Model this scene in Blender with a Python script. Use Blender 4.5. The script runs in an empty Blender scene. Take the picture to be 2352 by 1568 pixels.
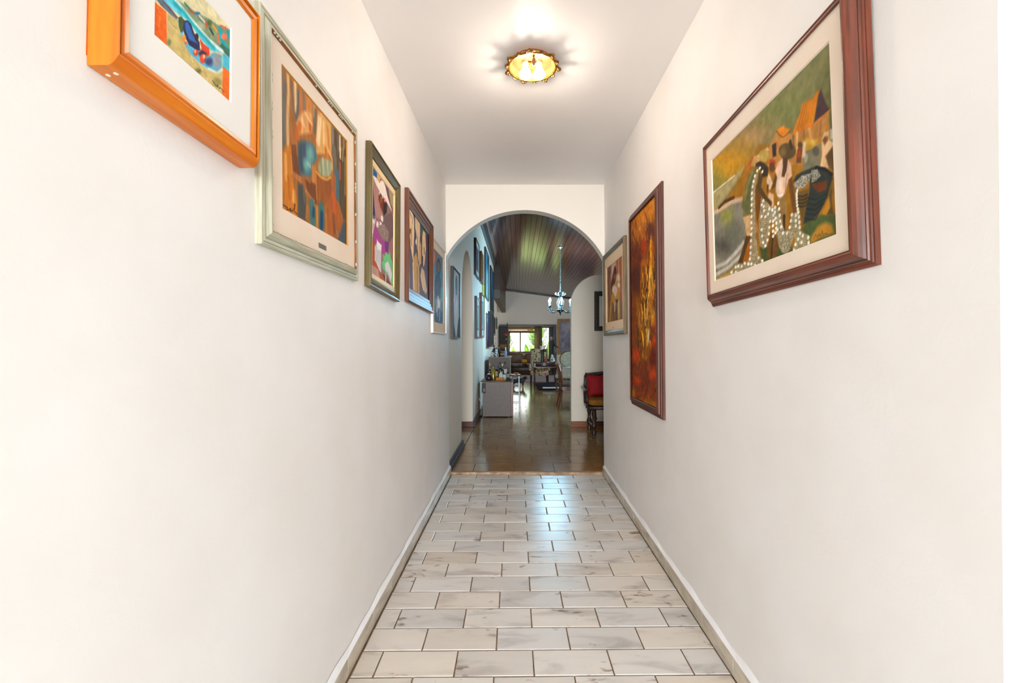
import bpy, math, random
import numpy as np
from mathutils import Vector
sc = bpy.context.scene
COL = sc.collection
PI = math.pi
# ------------------------------------------------------------------ camera
F_PX = 1068.6
cam_d = bpy.data.cameras.new('camera'); cam = bpy.data.objects.new('camera', cam_d); COL.objects.link(cam)
cam.location = (0, 0, 1.25); cam.rotation_euler = (PI/2, 0, 0)
cam_d.sensor_fit = 'HORIZONTAL'; cam_d.sensor_width = 36; cam_d.lens = F_PX*36/2352
cam_d.shift_x = -14/2352; cam_d.shift_y = 4/2352; cam_d.clip_start = .02; cam_d.clip_end = 200
sc.camera = cam
# ------------------------------------------------------------------ sky and exposure
wd = bpy.data.worlds.new('sky'); sc.world = wd; wd.use_nodes = True
bg = wd.node_tree.nodes['Background']; bg.inputs[0].default_value = (0.93, 0.97, 1.0, 1); bg.inputs[1].default_value = 3.6
vs = sc.view_settings
vs.view_transform = 'Standard'; vs.look = 'None'; vs.exposure = 0.88; vs.gamma = 1; vs.use_curve_mapping = False
def lamp(name, kind, loc, energy, color, rot=(0,0,0), **kw):
    d = bpy.data.lights.new(name, kind); d.energy = energy; d.color = color
    for k, v in kw.items(): setattr(d, k, v)
    o = bpy.data.objects.new(name, d); COL.objects.link(o); o.location = loc; o.rotation_euler = rot
    return o
# portals only steer sky sampling: entrance, porch and an added, unseen dining opening
p1 = lamp('entrance_portal', 'AREA', (.085, -1.5, 1.15), 1, (1,1,1), (PI/2, 0, 0), shape='RECTANGLE', size=1.07, size_y=2.3); p1.data.cycles.is_portal = True
p2 = lamp('garden_portal', 'AREA', (.5, 20.62, 1.2), 1, (1,1,1), (-PI/2, 0, 0), shape='RECTANGLE', size=2.2, size_y=1.9); p2.data.cycles.is_portal = True
p3 = lamp('dining_portal', 'AREA', (5.48, 13.0, 1.6), 1, (1,1,1), (0, PI/2, 0), shape='RECTANGLE', size=1.4, size_y=4.0); p3.data.cycles.is_portal = True
# added outdoor area lamp: frontal, flash-like fill through the entrance behind the camera
lamp('entrance_fill', 'AREA', (.085, -10.0, 1.7), 930, (.95, .975, 1.0), (PI/2, 0, 0), shape='RECTANGLE', size=4, size_y=3)
CHANDELIER_W = 19.0
lamp('sun', 'SUN', (8, 18, 12), 4.0, (1, .95, .84), (math.radians(-12), math.radians(32), 0), angle=.009)
# ------------------------------------------------------------------ materials
def lin(c): return tuple(((x/255)/12.92 if x/255 <= .04045 else (((x/255)+.055)/1.055)**2.4) for x in c)
_M = {}
def mat(name, c, rough=.5, c2=None, scale=8, stretch=(1,1,1), bump=0, metal=0, emit=0, spec=.5, bscale=None, detail=4, contrast=(.35,.65), rnd=0, coat=0, trans=0, alpha=1):
    if name in _M: return _M[name]
    m = bpy.data.materials.new(name); m.use_nodes = True; nt = m.node_tree; N = nt.nodes; L = nt.links
    b = N['Principled BSDF']
    col = lin(c)+(1,)
    b.inputs['Base Color'].default_value = col; b.inputs['Roughness'].default_value = rough; b.inputs['Metallic'].default_value = metal
    b.inputs['Specular IOR Level'].default_value = spec; b.inputs['Coat Weight'].default_value = coat; b.inputs['Coat Roughness'].default_value = .08
    b.inputs['Transmission Weight'].default_value = trans
    if emit: b.inputs['Emission Color'].default_value = col; b.inputs['Emission Strength'].default_value = emit
    if c2 or bump or rnd:
        tc = N.new('ShaderNodeTexCoord'); mp = N.new('ShaderNodeMapping'); mp.inputs['Scale'].default_value = stretch
        L.new(tc.outputs['Object'], mp.inputs['Vector'])
        oi = N.new('ShaderNodeObjectInfo')
        if rnd:
            mul = N.new('ShaderNodeMath'); mul.operation = 'MULTIPLY'; mul.inputs[1].default_value = 37; L.new(oi.outputs['Random'], mul.inputs[0])
            L.new(mul.outputs[0], mp.inputs['Location'])
        nz = N.new('ShaderNodeTexNoise'); nz.inputs['Scale'].default_value = scale; nz.inputs['Detail'].default_value = detail; L.new(mp.outputs[0], nz.inputs['Vector'])
        if c2:
            rp = N.new('ShaderNodeValToRGB'); rp.color_ramp.elements[0].position = contrast[0]; rp.color_ramp.elements[1].position = contrast[1]
            rp.color_ramp.elements[0].color = col; rp.color_ramp.elements[1].color = lin(c2)+(1,)
            L.new(nz.outputs['Fac'], rp.inputs[0]); last = rp.outputs[0]
            if rnd:
                hs = N.new('ShaderNodeHueSaturation'); mr = N.new('ShaderNodeMapRange'); mr.inputs[3].default_value = 1-rnd; mr.inputs[4].default_value = 1+rnd
                L.new(oi.outputs['Random'], mr.inputs[0]); L.new(mr.outputs[0], hs.inputs['Value']); L.new(last, hs.inputs['Color']); last = hs.outputs[0]
            L.new(last, b.inputs['Base Color'])
        if bump:
            nb = nz
            if bscale:
                nb = N.new('ShaderNodeTexNoise'); nb.inputs['Scale'].default_value = bscale; nb.inputs['Detail'].default_value = 3; L.new(mp.outputs[0], nb.inputs['Vector'])
            bp = N.new('ShaderNodeBump'); bp.inputs['Strength'].default_value = bump; bp.inputs['Distance'].default_value = .01
            L.new(nb.outputs['Fac'], bp.inputs['Height']); L.new(bp.outputs[0], b.inputs['Normal'])
    _M[name] = m; return m
def wood(name, c, c2, rough=.4, axis='y', coat=0, scale=6):
    st = {'y': (9, .6, 9), 'z': (9, 9, .6), 'x': (.6, 9, 9)}[axis]
    return mat(name+'_'+axis, c, rough, c2, scale, st, .06, coat=coat)
def glass_mat(name, tint, rough=.02, fac=.9):
    if name in _M: return _M[name]
    m = bpy.data.materials.new(name); m.use_nodes = True; nt = m.node_tree; N = nt.nodes; L = nt.links
    N.remove(N['Principled BSDF']); out = N['Material Output']
    tr = N.new('ShaderNodeBsdfTransparent'); tr.inputs[0].default_value = lin(tint)+(1,)
    gl = N.new('ShaderNodeBsdfGlossy'); gl.inputs['Roughness'].default_value = rough
    lw = N.new('ShaderNodeFresnel'); lw.inputs[0].default_value = 1.45
    mx = N.new('ShaderNodeMixShader'); L.new(lw.outputs[0], mx.inputs[0]); L.new(tr.outputs[0], mx.inputs[1]); L.new(gl.outputs[0], mx.inputs[2]); L.new(mx.outputs[0], out.inputs[0])
    _M[name] = m; return m
def cloth_mat(name, c, tl):
    m = bpy.data.materials.new(name); m.use_nodes = True; nt = m.node_tree; b = nt.nodes['Principled BSDF']; b.inputs['Base Color'].default_value = lin(c)+(1,); b.inputs['Roughness'].default_value = .9
    t = nt.nodes.new('ShaderNodeBsdfTranslucent'); t.inputs[0].default_value = lin(c)+(1,); x = nt.nodes.new('ShaderNodeMixShader'); x.inputs[0].default_value = tl
    nt.links.new(b.outputs[0], x.inputs[1]); nt.links.new(t.outputs[0], x.inputs[2]); nt.links.new(x.outputs[0], nt.nodes['Material Output'].inputs['Surface']); return m
plaster = mat('white_plaster', (240,238,236), .55, (236,233,229), 3, bump=.05, bscale=60)
plaster_ceiling = mat('ceiling_paint', (244,241,240), .38, bump=.02, bscale=30)
plaster_arch = mat('cream_plaster', (240,234,224), .6, bump=.04, bscale=60)
plaster_far = mat('far_plaster', (238,229,214), .6, bump=.04, bscale=40)
def marble_mat():
    m = bpy.data.materials.new('white_marble'); m.use_nodes = True; nt = m.node_tree; N = nt.nodes; L = nt.links; b = N['Principled BSDF']
    tc = N.new('ShaderNodeTexCoord'); oi = N.new('ShaderNodeObjectInfo')
    cx = N.new('ShaderNodeCombineXYZ')
    for i, k in enumerate((71., 133., 17.)):
        q = N.new('ShaderNodeMath'); q.operation = 'MULTIPLY'; q.inputs[1].default_value = k; L.new(oi.outputs['Random'], q.inputs[0]); L.new(q.outputs[0], cx.inputs[i])
    ad = N.new('ShaderNodeVectorMath'); L.new(tc.outputs['Object'], ad.inputs[0]); L.new(cx.outputs[0], ad.inputs[1])
    mp = N.new('ShaderNodeMapping'); mp.inputs['Rotation'].default_value = (0, 0, .45); mp.inputs['Scale'].default_value = (3.2, 11, 5); L.new(ad.outputs[0], mp.inputs[0])
    n1 = N.new('ShaderNodeTexNoise'); n1.inputs['Scale'].default_value = 1.0; n1.inputs['Detail'].default_value = 6; n1.inputs['Distortion'].default_value = .7; L.new(mp.outputs[0], n1.inputs['Vector'])
    r1 = N.new('ShaderNodeValToRGB'); e = r1.color_ramp.elements; e[0].position = .24; e[0].color = lin((186,178,170))+(1,); e[1].position = .46; e[1].color = lin((226,220,212))+(1,)
    e2 = r1.color_ramp.elements.new(.75); e2.color = lin((232,227,219))+(1,)
    L.new(n1.outputs['Fac'], r1.inputs[0])
    # warm brown specks and scratches
    n2 = N.new('ShaderNodeTexNoise'); n2.inputs['Scale'].default_value = 26; n2.inputs['Detail'].default_value = 3; mp2 = N.new('ShaderNodeMapping'); mp2.inputs['Rotation'].default_value = (0, 0, -.3); mp2.inputs['Scale'].default_value = (.6, 1.5, 1); L.new(ad.outputs[0], mp2.inputs[0]); L.new(mp2.outputs[0], n2.inputs['Vector'])
    n3 = N.new('ShaderNodeTexNoise'); n3.inputs['Scale'].default_value = 5; L.new(ad.outputs[0], n3.inputs['Vector'])
    mm = N.new('ShaderNodeMath'); mm.operation = 'MULTIPLY'; L.new(n2.outputs['Fac'], mm.inputs[0]); L.new(n3.outputs['Fac'], mm.inputs[1])
    r2 = N.new('ShaderNodeValToRGB'); r2.color_ramp.elements[0].position = .36; r2.color_ramp.elements[1].position = .45; L.new(mm.outputs[0], r2.inputs[0])
    mx = N.new('ShaderNodeMixRGB'); mx.inputs[2].default_value = lin((128,98,70))+(1,); L.new(r1.outputs[0], mx.inputs[1])
    sf = N.new('ShaderNodeMath'); sf.operation = 'MULTIPLY'; sf.inputs[1].default_value = .75; L.new(r2.outputs[0], sf.inputs[0]); L.new(sf.outputs[0], mx.inputs[0])
    # each tile its own tone
    wn = N.new('ShaderNodeTexWhiteNoise'); wn.noise_dimensions = '1D'; L.new(oi.outputs['Random'], wn.inputs['W'])
    mr = N.new('ShaderNodeMapRange'); mr.inputs[3].default_value = .88; mr.inputs[4].default_value = 1.02; L.new(oi.outputs['Random'], mr.inputs[0])
    hs = N.new('ShaderNodeHueSaturation'); L.new(mr.outputs[0], hs.inputs['Value']); L.new(mx.outputs[0], hs.inputs['Color'])
    ms = N.new('ShaderNodeMapRange'); ms.inputs[3].default_value = .4; ms.inputs[4].default_value = 1.6; L.new(wn.outputs[0], ms.inputs[0]); L.new(ms.outputs[0], hs.inputs['Saturation'])
    L.new(hs.outputs[0], b.inputs['Base Color']); b.inputs['Roughness'].default_value = .27; b.inputs['Specular IOR Level'].default_value = .42
    bp = N.new('ShaderNodeBump'); bp.inputs['Strength'].default_value = .06; bp.inputs['Distance'].default_value = .01; n4 = N.new('ShaderNodeTexNoise'); n4.inputs['Scale'].default_value = 14; L.new(ad.outputs[0], n4.inputs['Vector']); L.new(n4.outputs['Fac'], bp.inputs['Height']); L.new(bp.outputs[0], b.inputs['Normal'])
    return m
marble = marble_mat()
skirt_marble = mat('greige_marble', (176,164,146), .25, (206,196,178), 7, (1,1,3), rnd=.06)
grout = mat('brown_grout', (128,98,72), .9, (100,78,58), 20)
ceramic = mat('brown_ceramic', (150,108,62), .13, (164,124,76), 10, (1,3,1), .05, rnd=.1, bscale=9)
grout2 = mat('dark_grout', (52,44,36), .8)
def far_floor_mat():
    m = bpy.data.materials.new('far_ceramic'); m.use_nodes = True; nt = m.node_tree; N = nt.nodes; L = nt.links; b = N['Principled BSDF']
    tc = N.new('ShaderNodeTexCoord'); br = N.new('ShaderNodeTexBrick'); L.new(tc.outputs['Object'], br.inputs['Vector'])
    br.inputs['Color1'].default_value = lin((150,108,62))+(1,); br.inputs['Color2'].default_value = lin((160,120,74))+(1,); br.inputs['Mortar'].default_value = lin((60,50,40))+(1,)
    br.inputs['Scale'].default_value = 1; br.inputs['Mortar Size'].default_value = .004; br.inputs['Brick Width'].default_value = .395; br.inputs['Row Height'].default_value = .295
    L.new(br.outputs[0], b.inputs['Base Color']); b.inputs['Roughness'].default_value = .13
    return m
far_ceramic = far_floor_mat()
# ------------------------------------------------------------------ mesh helper
class MB:
    def __init__(s): s.v = []; s.f = []; s.mi = []
    def add(s, vs, fs, mi=0):
        o = len(s.v); s.v += [tuple(p) for p in vs]; s.f += [tuple(i+o for i in f) for f in fs]; s.mi += [mi]*len(fs); return s
    def box(s, x0, x1, y0, y1, z0, z1, bev=0, mi=0):
        if x0 > x1: x0, x1 = x1, x0
        if y0 > y1: y0, y1 = y1, y0
        if not bev:
            return s.add([(x0,y0,z0),(x1,y0,z0),(x1,y1,z0),(x0,y1,z0),(x0,y0,z1),(x1,y0,z1),(x1,y1,z1),(x0,y1,z1)],
                         [(0,3,2,1),(4,5,6,7),(0,1,5,4),(1,2,6,5),(2,3,7,6),(3,0,4,7)], mi)
        b = bev
        def ring(z, i): return [(x0+i,y0+b,z),(x0+b,y0+i,z),(x1-b,y0+i,z),(x1-i,y0+b,z),(x1-i,y1-b,z),(x1-b,y1-i,z),(x0+b,y1-i,z),(x0+i,y1-b,z)]
        vs = ring(z0, b*.7)+ring(z0+b, 0)+ring(z1-b, 0)+ring(z1, b*.7)
        fs = [tuple(range(7,-1,-1)), tuple(range(24,32))]
        for k in range(3):
            for i in range(8): j = (i+1) % 8; fs.append((k*8+i, k*8+j, k*8+8+j, k*8+8+i))
        return s.add(vs, fs, mi)
    def lathe(s, cx, cy, prof, n=20, mi=0, cap=True, tilt=None):
        vs = []; fs = []
        for r, z in prof:
            for i in range(n):
                a = 2*PI*i/n; vs.append((cx+r*math.cos(a), cy+r*math.sin(a), z))
        for k in range(len(prof)-1):
            for i in range(n): j = (i+1) % n; fs.append((k*n+i, k*n+j, k*n+n+j, k*n+n+i))
        if cap: fs.append(tuple(range(n-1,-1,-1))); fs.append(tuple(range((len(prof)-1)*n, len(prof)*n)))
        return s.add(vs, fs, mi)
    def tube(s, path, r, n=8, mi=0, flat=1.0):
        P = [Vector(p) for p in path]; R = r if isinstance(r, (list, tuple)) else [r]*len(P)
        vs = []; fs = []; up = Vector((0,0,1))
        for k, p in enumerate(P):
            d = (P[min(k+1,len(P)-1)]-P[max(k-1,0)]).normalized()
            u = d.cross(up)
            if u.length < 1e-3: u = d.cross(Vector((0,1,0)))
            u.normalize(); w = u.cross(d)
            for i in range(n): a = 2*PI*i/n; vs.append(p+u*(R[k]*math.cos(a))+w*(R[k]*flat*math.sin(a)))
        for k in range(len(P)-1):
            for i in range(n): j = (i+1) % n; fs.append((k*n+i, k*n+j, k*n+n+j, k*n+n+i))
        fs.append(tuple(range(n-1,-1,-1))); fs.append(tuple(range((len(P)-1)*n, len(P)*n)))
        return s.add(vs, fs, mi)
    def bar(s, p, q, w, h=None):                                    # straight bar with a rectangular section
        h = h or w; p = Vector(p); q = Vector(q); d = (q-p).normalized(); u = d.cross(Vector((0,0,1)))
        if u.length < 1e-3: u = Vector((1,0,0))
        u.normalize(); v = u.cross(d); vs = []
        for c in (p, q):
            for a, b in ((-1,-1),(1,-1),(1,1),(-1,1)): vs.append(c+u*(a*w/2)+v*(b*h/2))
        return s.add(vs, [(0,3,2,1),(4,5,6,7),(0,1,5,4),(1,2,6,5),(2,3,7,6),(3,0,4,7)])
    def blob(s, c, r, n=12, m=8, sq=1.0, mi=0):                     # (super)ellipsoid; sq < 1 squarer
        vs = []; fs = []; rx, ry, rz = r
        g = lambda t: math.copysign(abs(t)**sq, t)
        for k in range(m+1):
            t = -PI/2+PI*k/m
            for i in range(n):
                a = 2*PI*i/n; vs.append((c[0]+rx*g(math.cos(t))*g(math.cos(a)), c[1]+ry*g(math.cos(t))*g(math.sin(a)), c[2]+rz*g(math.sin(t))))
        for k in range(m):
            for i in range(n): j = (i+1) % n; fs.append((k*n+i, k*n+j, k*n+n+j, k*n+n+i))
        return s.add(vs, fs, mi)
    def prism(s, pts, axis, a, b, mi=0):                            # outline extruded along an axis
        n = len(pts); vs = []
        for t in (a, b):
            for p, q in pts: vs.append({'x': (t,p,q), 'y': (p,t,q), 'z': (p,q,t)}[axis])
        fs = [tuple(range(n-1,-1,-1)), tuple(range(n,2*n))]+[(i,(i+1)%n,n+(i+1)%n,n+i) for i in range(n)]
        return s.add(vs, fs, mi)
    def mesh(s, name, mats, smooth=False):
        me = bpy.data.meshes.new(name); me.from_pydata(s.v, [], s.f); 
        for m in (mats if isinstance(mats, (list, tuple)) else [mats]): me.materials.append(m)
        if any(s.mi): me.polygons.foreach_set('material_index', s.mi)
        if smooth:
            me.polygons.foreach_set('use_smooth', [True]*len(me.polygons)); me.set_sharp_from_angle(angle=.7)
        me.update(); return me
def link(name, me, parent=None, loc=(0,0,0)):
    o = bpy.data.objects.new(name, me); COL.objects.link(o); o.location = loc
    if parent: o.parent = parent
    return o
def part(name, mb, mats, parent, smooth=False, loc=(0,0,0), label=None):
    o = link(name, mb.mesh(name, mats, smooth), parent, loc)
    if label: o['label'] = label
    return o
def tag(o, label, cat, group=None, kind=None):
    o['label'] = label; o['category'] = cat
    if group: o['group'] = group
    if kind: o['kind'] = kind
    return o
def thing(name, label, cat, loc=(0,0,0), rz=0, group=None):
    return tag(link(name, None, None, loc), label, cat, group) if not rz else _rot(tag(link(name, None, None, loc), label, cat, group), rz)
def _rot(o, rz): o.rotation_euler.z = rz; return o
def struct(name, mb, mats, parent=None, smooth=False):
    o = link(name, mb.mesh(name, mats, smooth), parent); o['kind'] = 'structure'; return o
def copy_tree(o, parent=None):
    c = o.copy(); COL.objects.link(c)
    if parent: c.parent = parent
    for ch in list(o.children): copy_tree(ch, c)
    return c
# ------------------------------------------------------------------ painter: flat pictures as vertex colours on a grid
def smooth_noise(rng, H, W, fu, fv):
    g = rng.random((fv+2, fu+2)); y = np.linspace(0, fv, H); x = np.linspace(0, fu, W)
    yi = y.astype(int); xi = x.astype(int); fy = (y-yi)[:,None]; fx = (x-xi)[None,:]
    fy = fy*fy*(3-2*fy); fx = fx*fx*(3-2*fx)
    a = g[yi][:,xi]; b = g[yi][:,xi+1]; c = g[yi+1][:,xi]; d = g[yi+1][:,xi+1]
    return (a*(1-fx)+b*fx)*(1-fy)+(c*(1-fx)+d*fx)*fy
def paint(ops, W, H, wm, hm):
    img = np.zeros((H, W, 3)); rng = np.random.default_rng(4)
    PX = (np.arange(W)+.5)/W*wm*1000; PY = (np.arange(H)+.5)/H*hm*1000        # millimetres
    def seg(GX, GY, x1, y1, x2, y2):
        dx = x2-x1; dy = y2-y1; l = dx*dx+dy*dy+1e-9; t = np.clip(((GX-x1)*dx+(GY-y1)*dy)/l, 0, 1)
        return np.hypot(GX-x1-t*dx, GY-y1-t*dy)
    def region(P, pad):
        xs = [p[0] for p in P]; ys = [p[1] for p in P]
        i0, i1 = np.searchsorted(PX, [min(xs)-pad, max(xs)+pad]); j0, j1 = np.searchsorted(PY, [min(ys)-pad, max(ys)+pad])
        return i0, i1, j0, j1
    def polymask(P, soft, i0, i1, j0, j1):
        GX, GY = np.meshgrid(PX[i0:i1], PY[j0:j1]); ins = np.zeros(GX.shape, bool); d = np.full(GX.shape, 1e9); n = len(P)
        for k in range(n):
            x1, y1 = P[k]; x2, y2 = P[(k+1) % n]
            if y1 != y2:
                c = ((y1 > GY) != (y2 > GY)) & (GX < (x2-x1)*(GY-y1)/(y2-y1)+x1); ins ^= c
            d = np.minimum(d, seg(GX, GY, x1, y1, x2, y2))
        sd = np.where(ins, d, -d); return np.clip(.5+sd/(2*max(soft, .3)), 0, 1)
    for o in ops:
        if o[0] in 'plk':
            q = o[3] if o[0] == 'k' else o[2]; P = [(q[i]/1000*wm*1000, q[i+1]/1000*hm*1000) for i in range(0, len(q), 2)]
        if o[0] == 'p':
            i0, i1, j0, j1 = region(P, o[3]*1.2+1)
            if i1 <= i0 or j1 <= j0: continue
            m = polymask(P, o[3], i0, i1, j0, j1)[:,:,None]; img[j0:j1,i0:i1] = img[j0:j1,i0:i1]*(1-m)+m*np.array(o[1])
        elif o[0] == 'k':
            i0, i1, j0, j1 = region(P, 3)
            if i1 <= i0 or j1 <= j0: continue
            m = polymask(P, 1.5, i0, i1, j0, j1)[:,:,None]; r = rng.random((j1-j0, i1-i0, 1))**1.0
            c = np.array(o[1])*(1-r)+np.array(o[2])*r; img[j0:j1,i0:i1] = img[j0:j1,i0:i1]*(1-m)+m*c
        elif o[0] == 'l':
            w = o[3]; s = o[4]; i0, i1, j0, j1 = region(P, w+s)
            if i1 <= i0 or j1 <= j0: continue
            GX, GY = np.meshgrid(PX[i0:i1], PY[j0:j1]); d = np.full(GX.shape, 1e9)
            for k in range(len(P)-1): d = np.minimum(d, seg(GX, GY, *P[k], *P[k+1]))
            m = np.clip(.5+(w/2-d)/(2*max(s, .3)), 0, 1)[:,:,None]; img[j0:j1,i0:i1] = img[j0:j1,i0:i1]*(1-m)+m*np.array(o[1])
        elif o[0] == 'd':
            for u, v, ru, rv in o[2]:
                cx, cy, rx, ry = u*wm, v*hm, max(ru*wm, .5), max(rv*hm, .5)
                i0, i1 = np.searchsorted(PX, [cx-rx-1, cx+rx+1]); j0, j1 = np.searchsorted(PY, [cy-ry-1, cy+ry+1])
                if i1 <= i0 or j1 <= j0: continue
                GX, GY = np.meshgrid(PX[i0:i1], PY[j0:j1]); m = np.clip(1.5*(1.25-np.hypot((GX-cx)/rx, (GY-cy)/ry))*1.6, 0, 1)[:,:,None]
                img[j0:j1,i0:i1] = img[j0:j1,i0:i1]*(1-m)+m*np.array(o[1])
        elif o[0] == 'n':
            a = o[1]; r2 = np.random.default_rng(o[4])
            n = smooth_noise(r2, H, W, o[2], o[3])+.5*smooth_noise(r2, H, W, o[2]*2, o[3]*2)-.75
            img = img*(1+a*n[:,:,None])
    return np.clip(img, 0, 255)
def canvas_mat(name='oil_paint', rough=.6):
    if name in _M: return _M[name]
    m = bpy.data.materials.new(name); m.use_nodes = True; nt = m.node_tree; b = nt.nodes['Principled BSDF']
    at = nt.nodes.new('ShaderNodeAttribute'); at.attribute_name = 'paint'; nt.links.new(at.outputs['Color'], b.inputs['Base Color']); b.inputs['Roughness'].default_value = rough
    b.inputs['Specular IOR Level'].default_value = .08
    _M[name] = m; return m
def canvas_mesh(name, img, wm, hm, fn):                              # fn(a, b) -> local point
    H, W, _ = img.shape; a = np.linspace(0, wm, W); b = np.linspace(0, hm, H)
    vs = [fn(x, y) for y in b for x in a]
    fs = [(j*W+i, j*W+i+1, (j+1)*W+i+1, (j+1)*W+i) for j in range(H-1) for i in range(W-1)]
    me = bpy.data.meshes.new(name); me.from_pydata(vs, [], fs); me.materials.append(canvas_mat())
    s = img/255; l = np.where(s <= .04045, s/12.92, ((s+.055)/1.055)**2.4)
    ca = me.color_attributes.new('paint', 'FLOAT_COLOR', 'POINT'); ca.data.foreach_set('color', np.concatenate([l, np.ones((H, W, 1))], 2).astype(np.float32).ravel())
    return me
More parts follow.
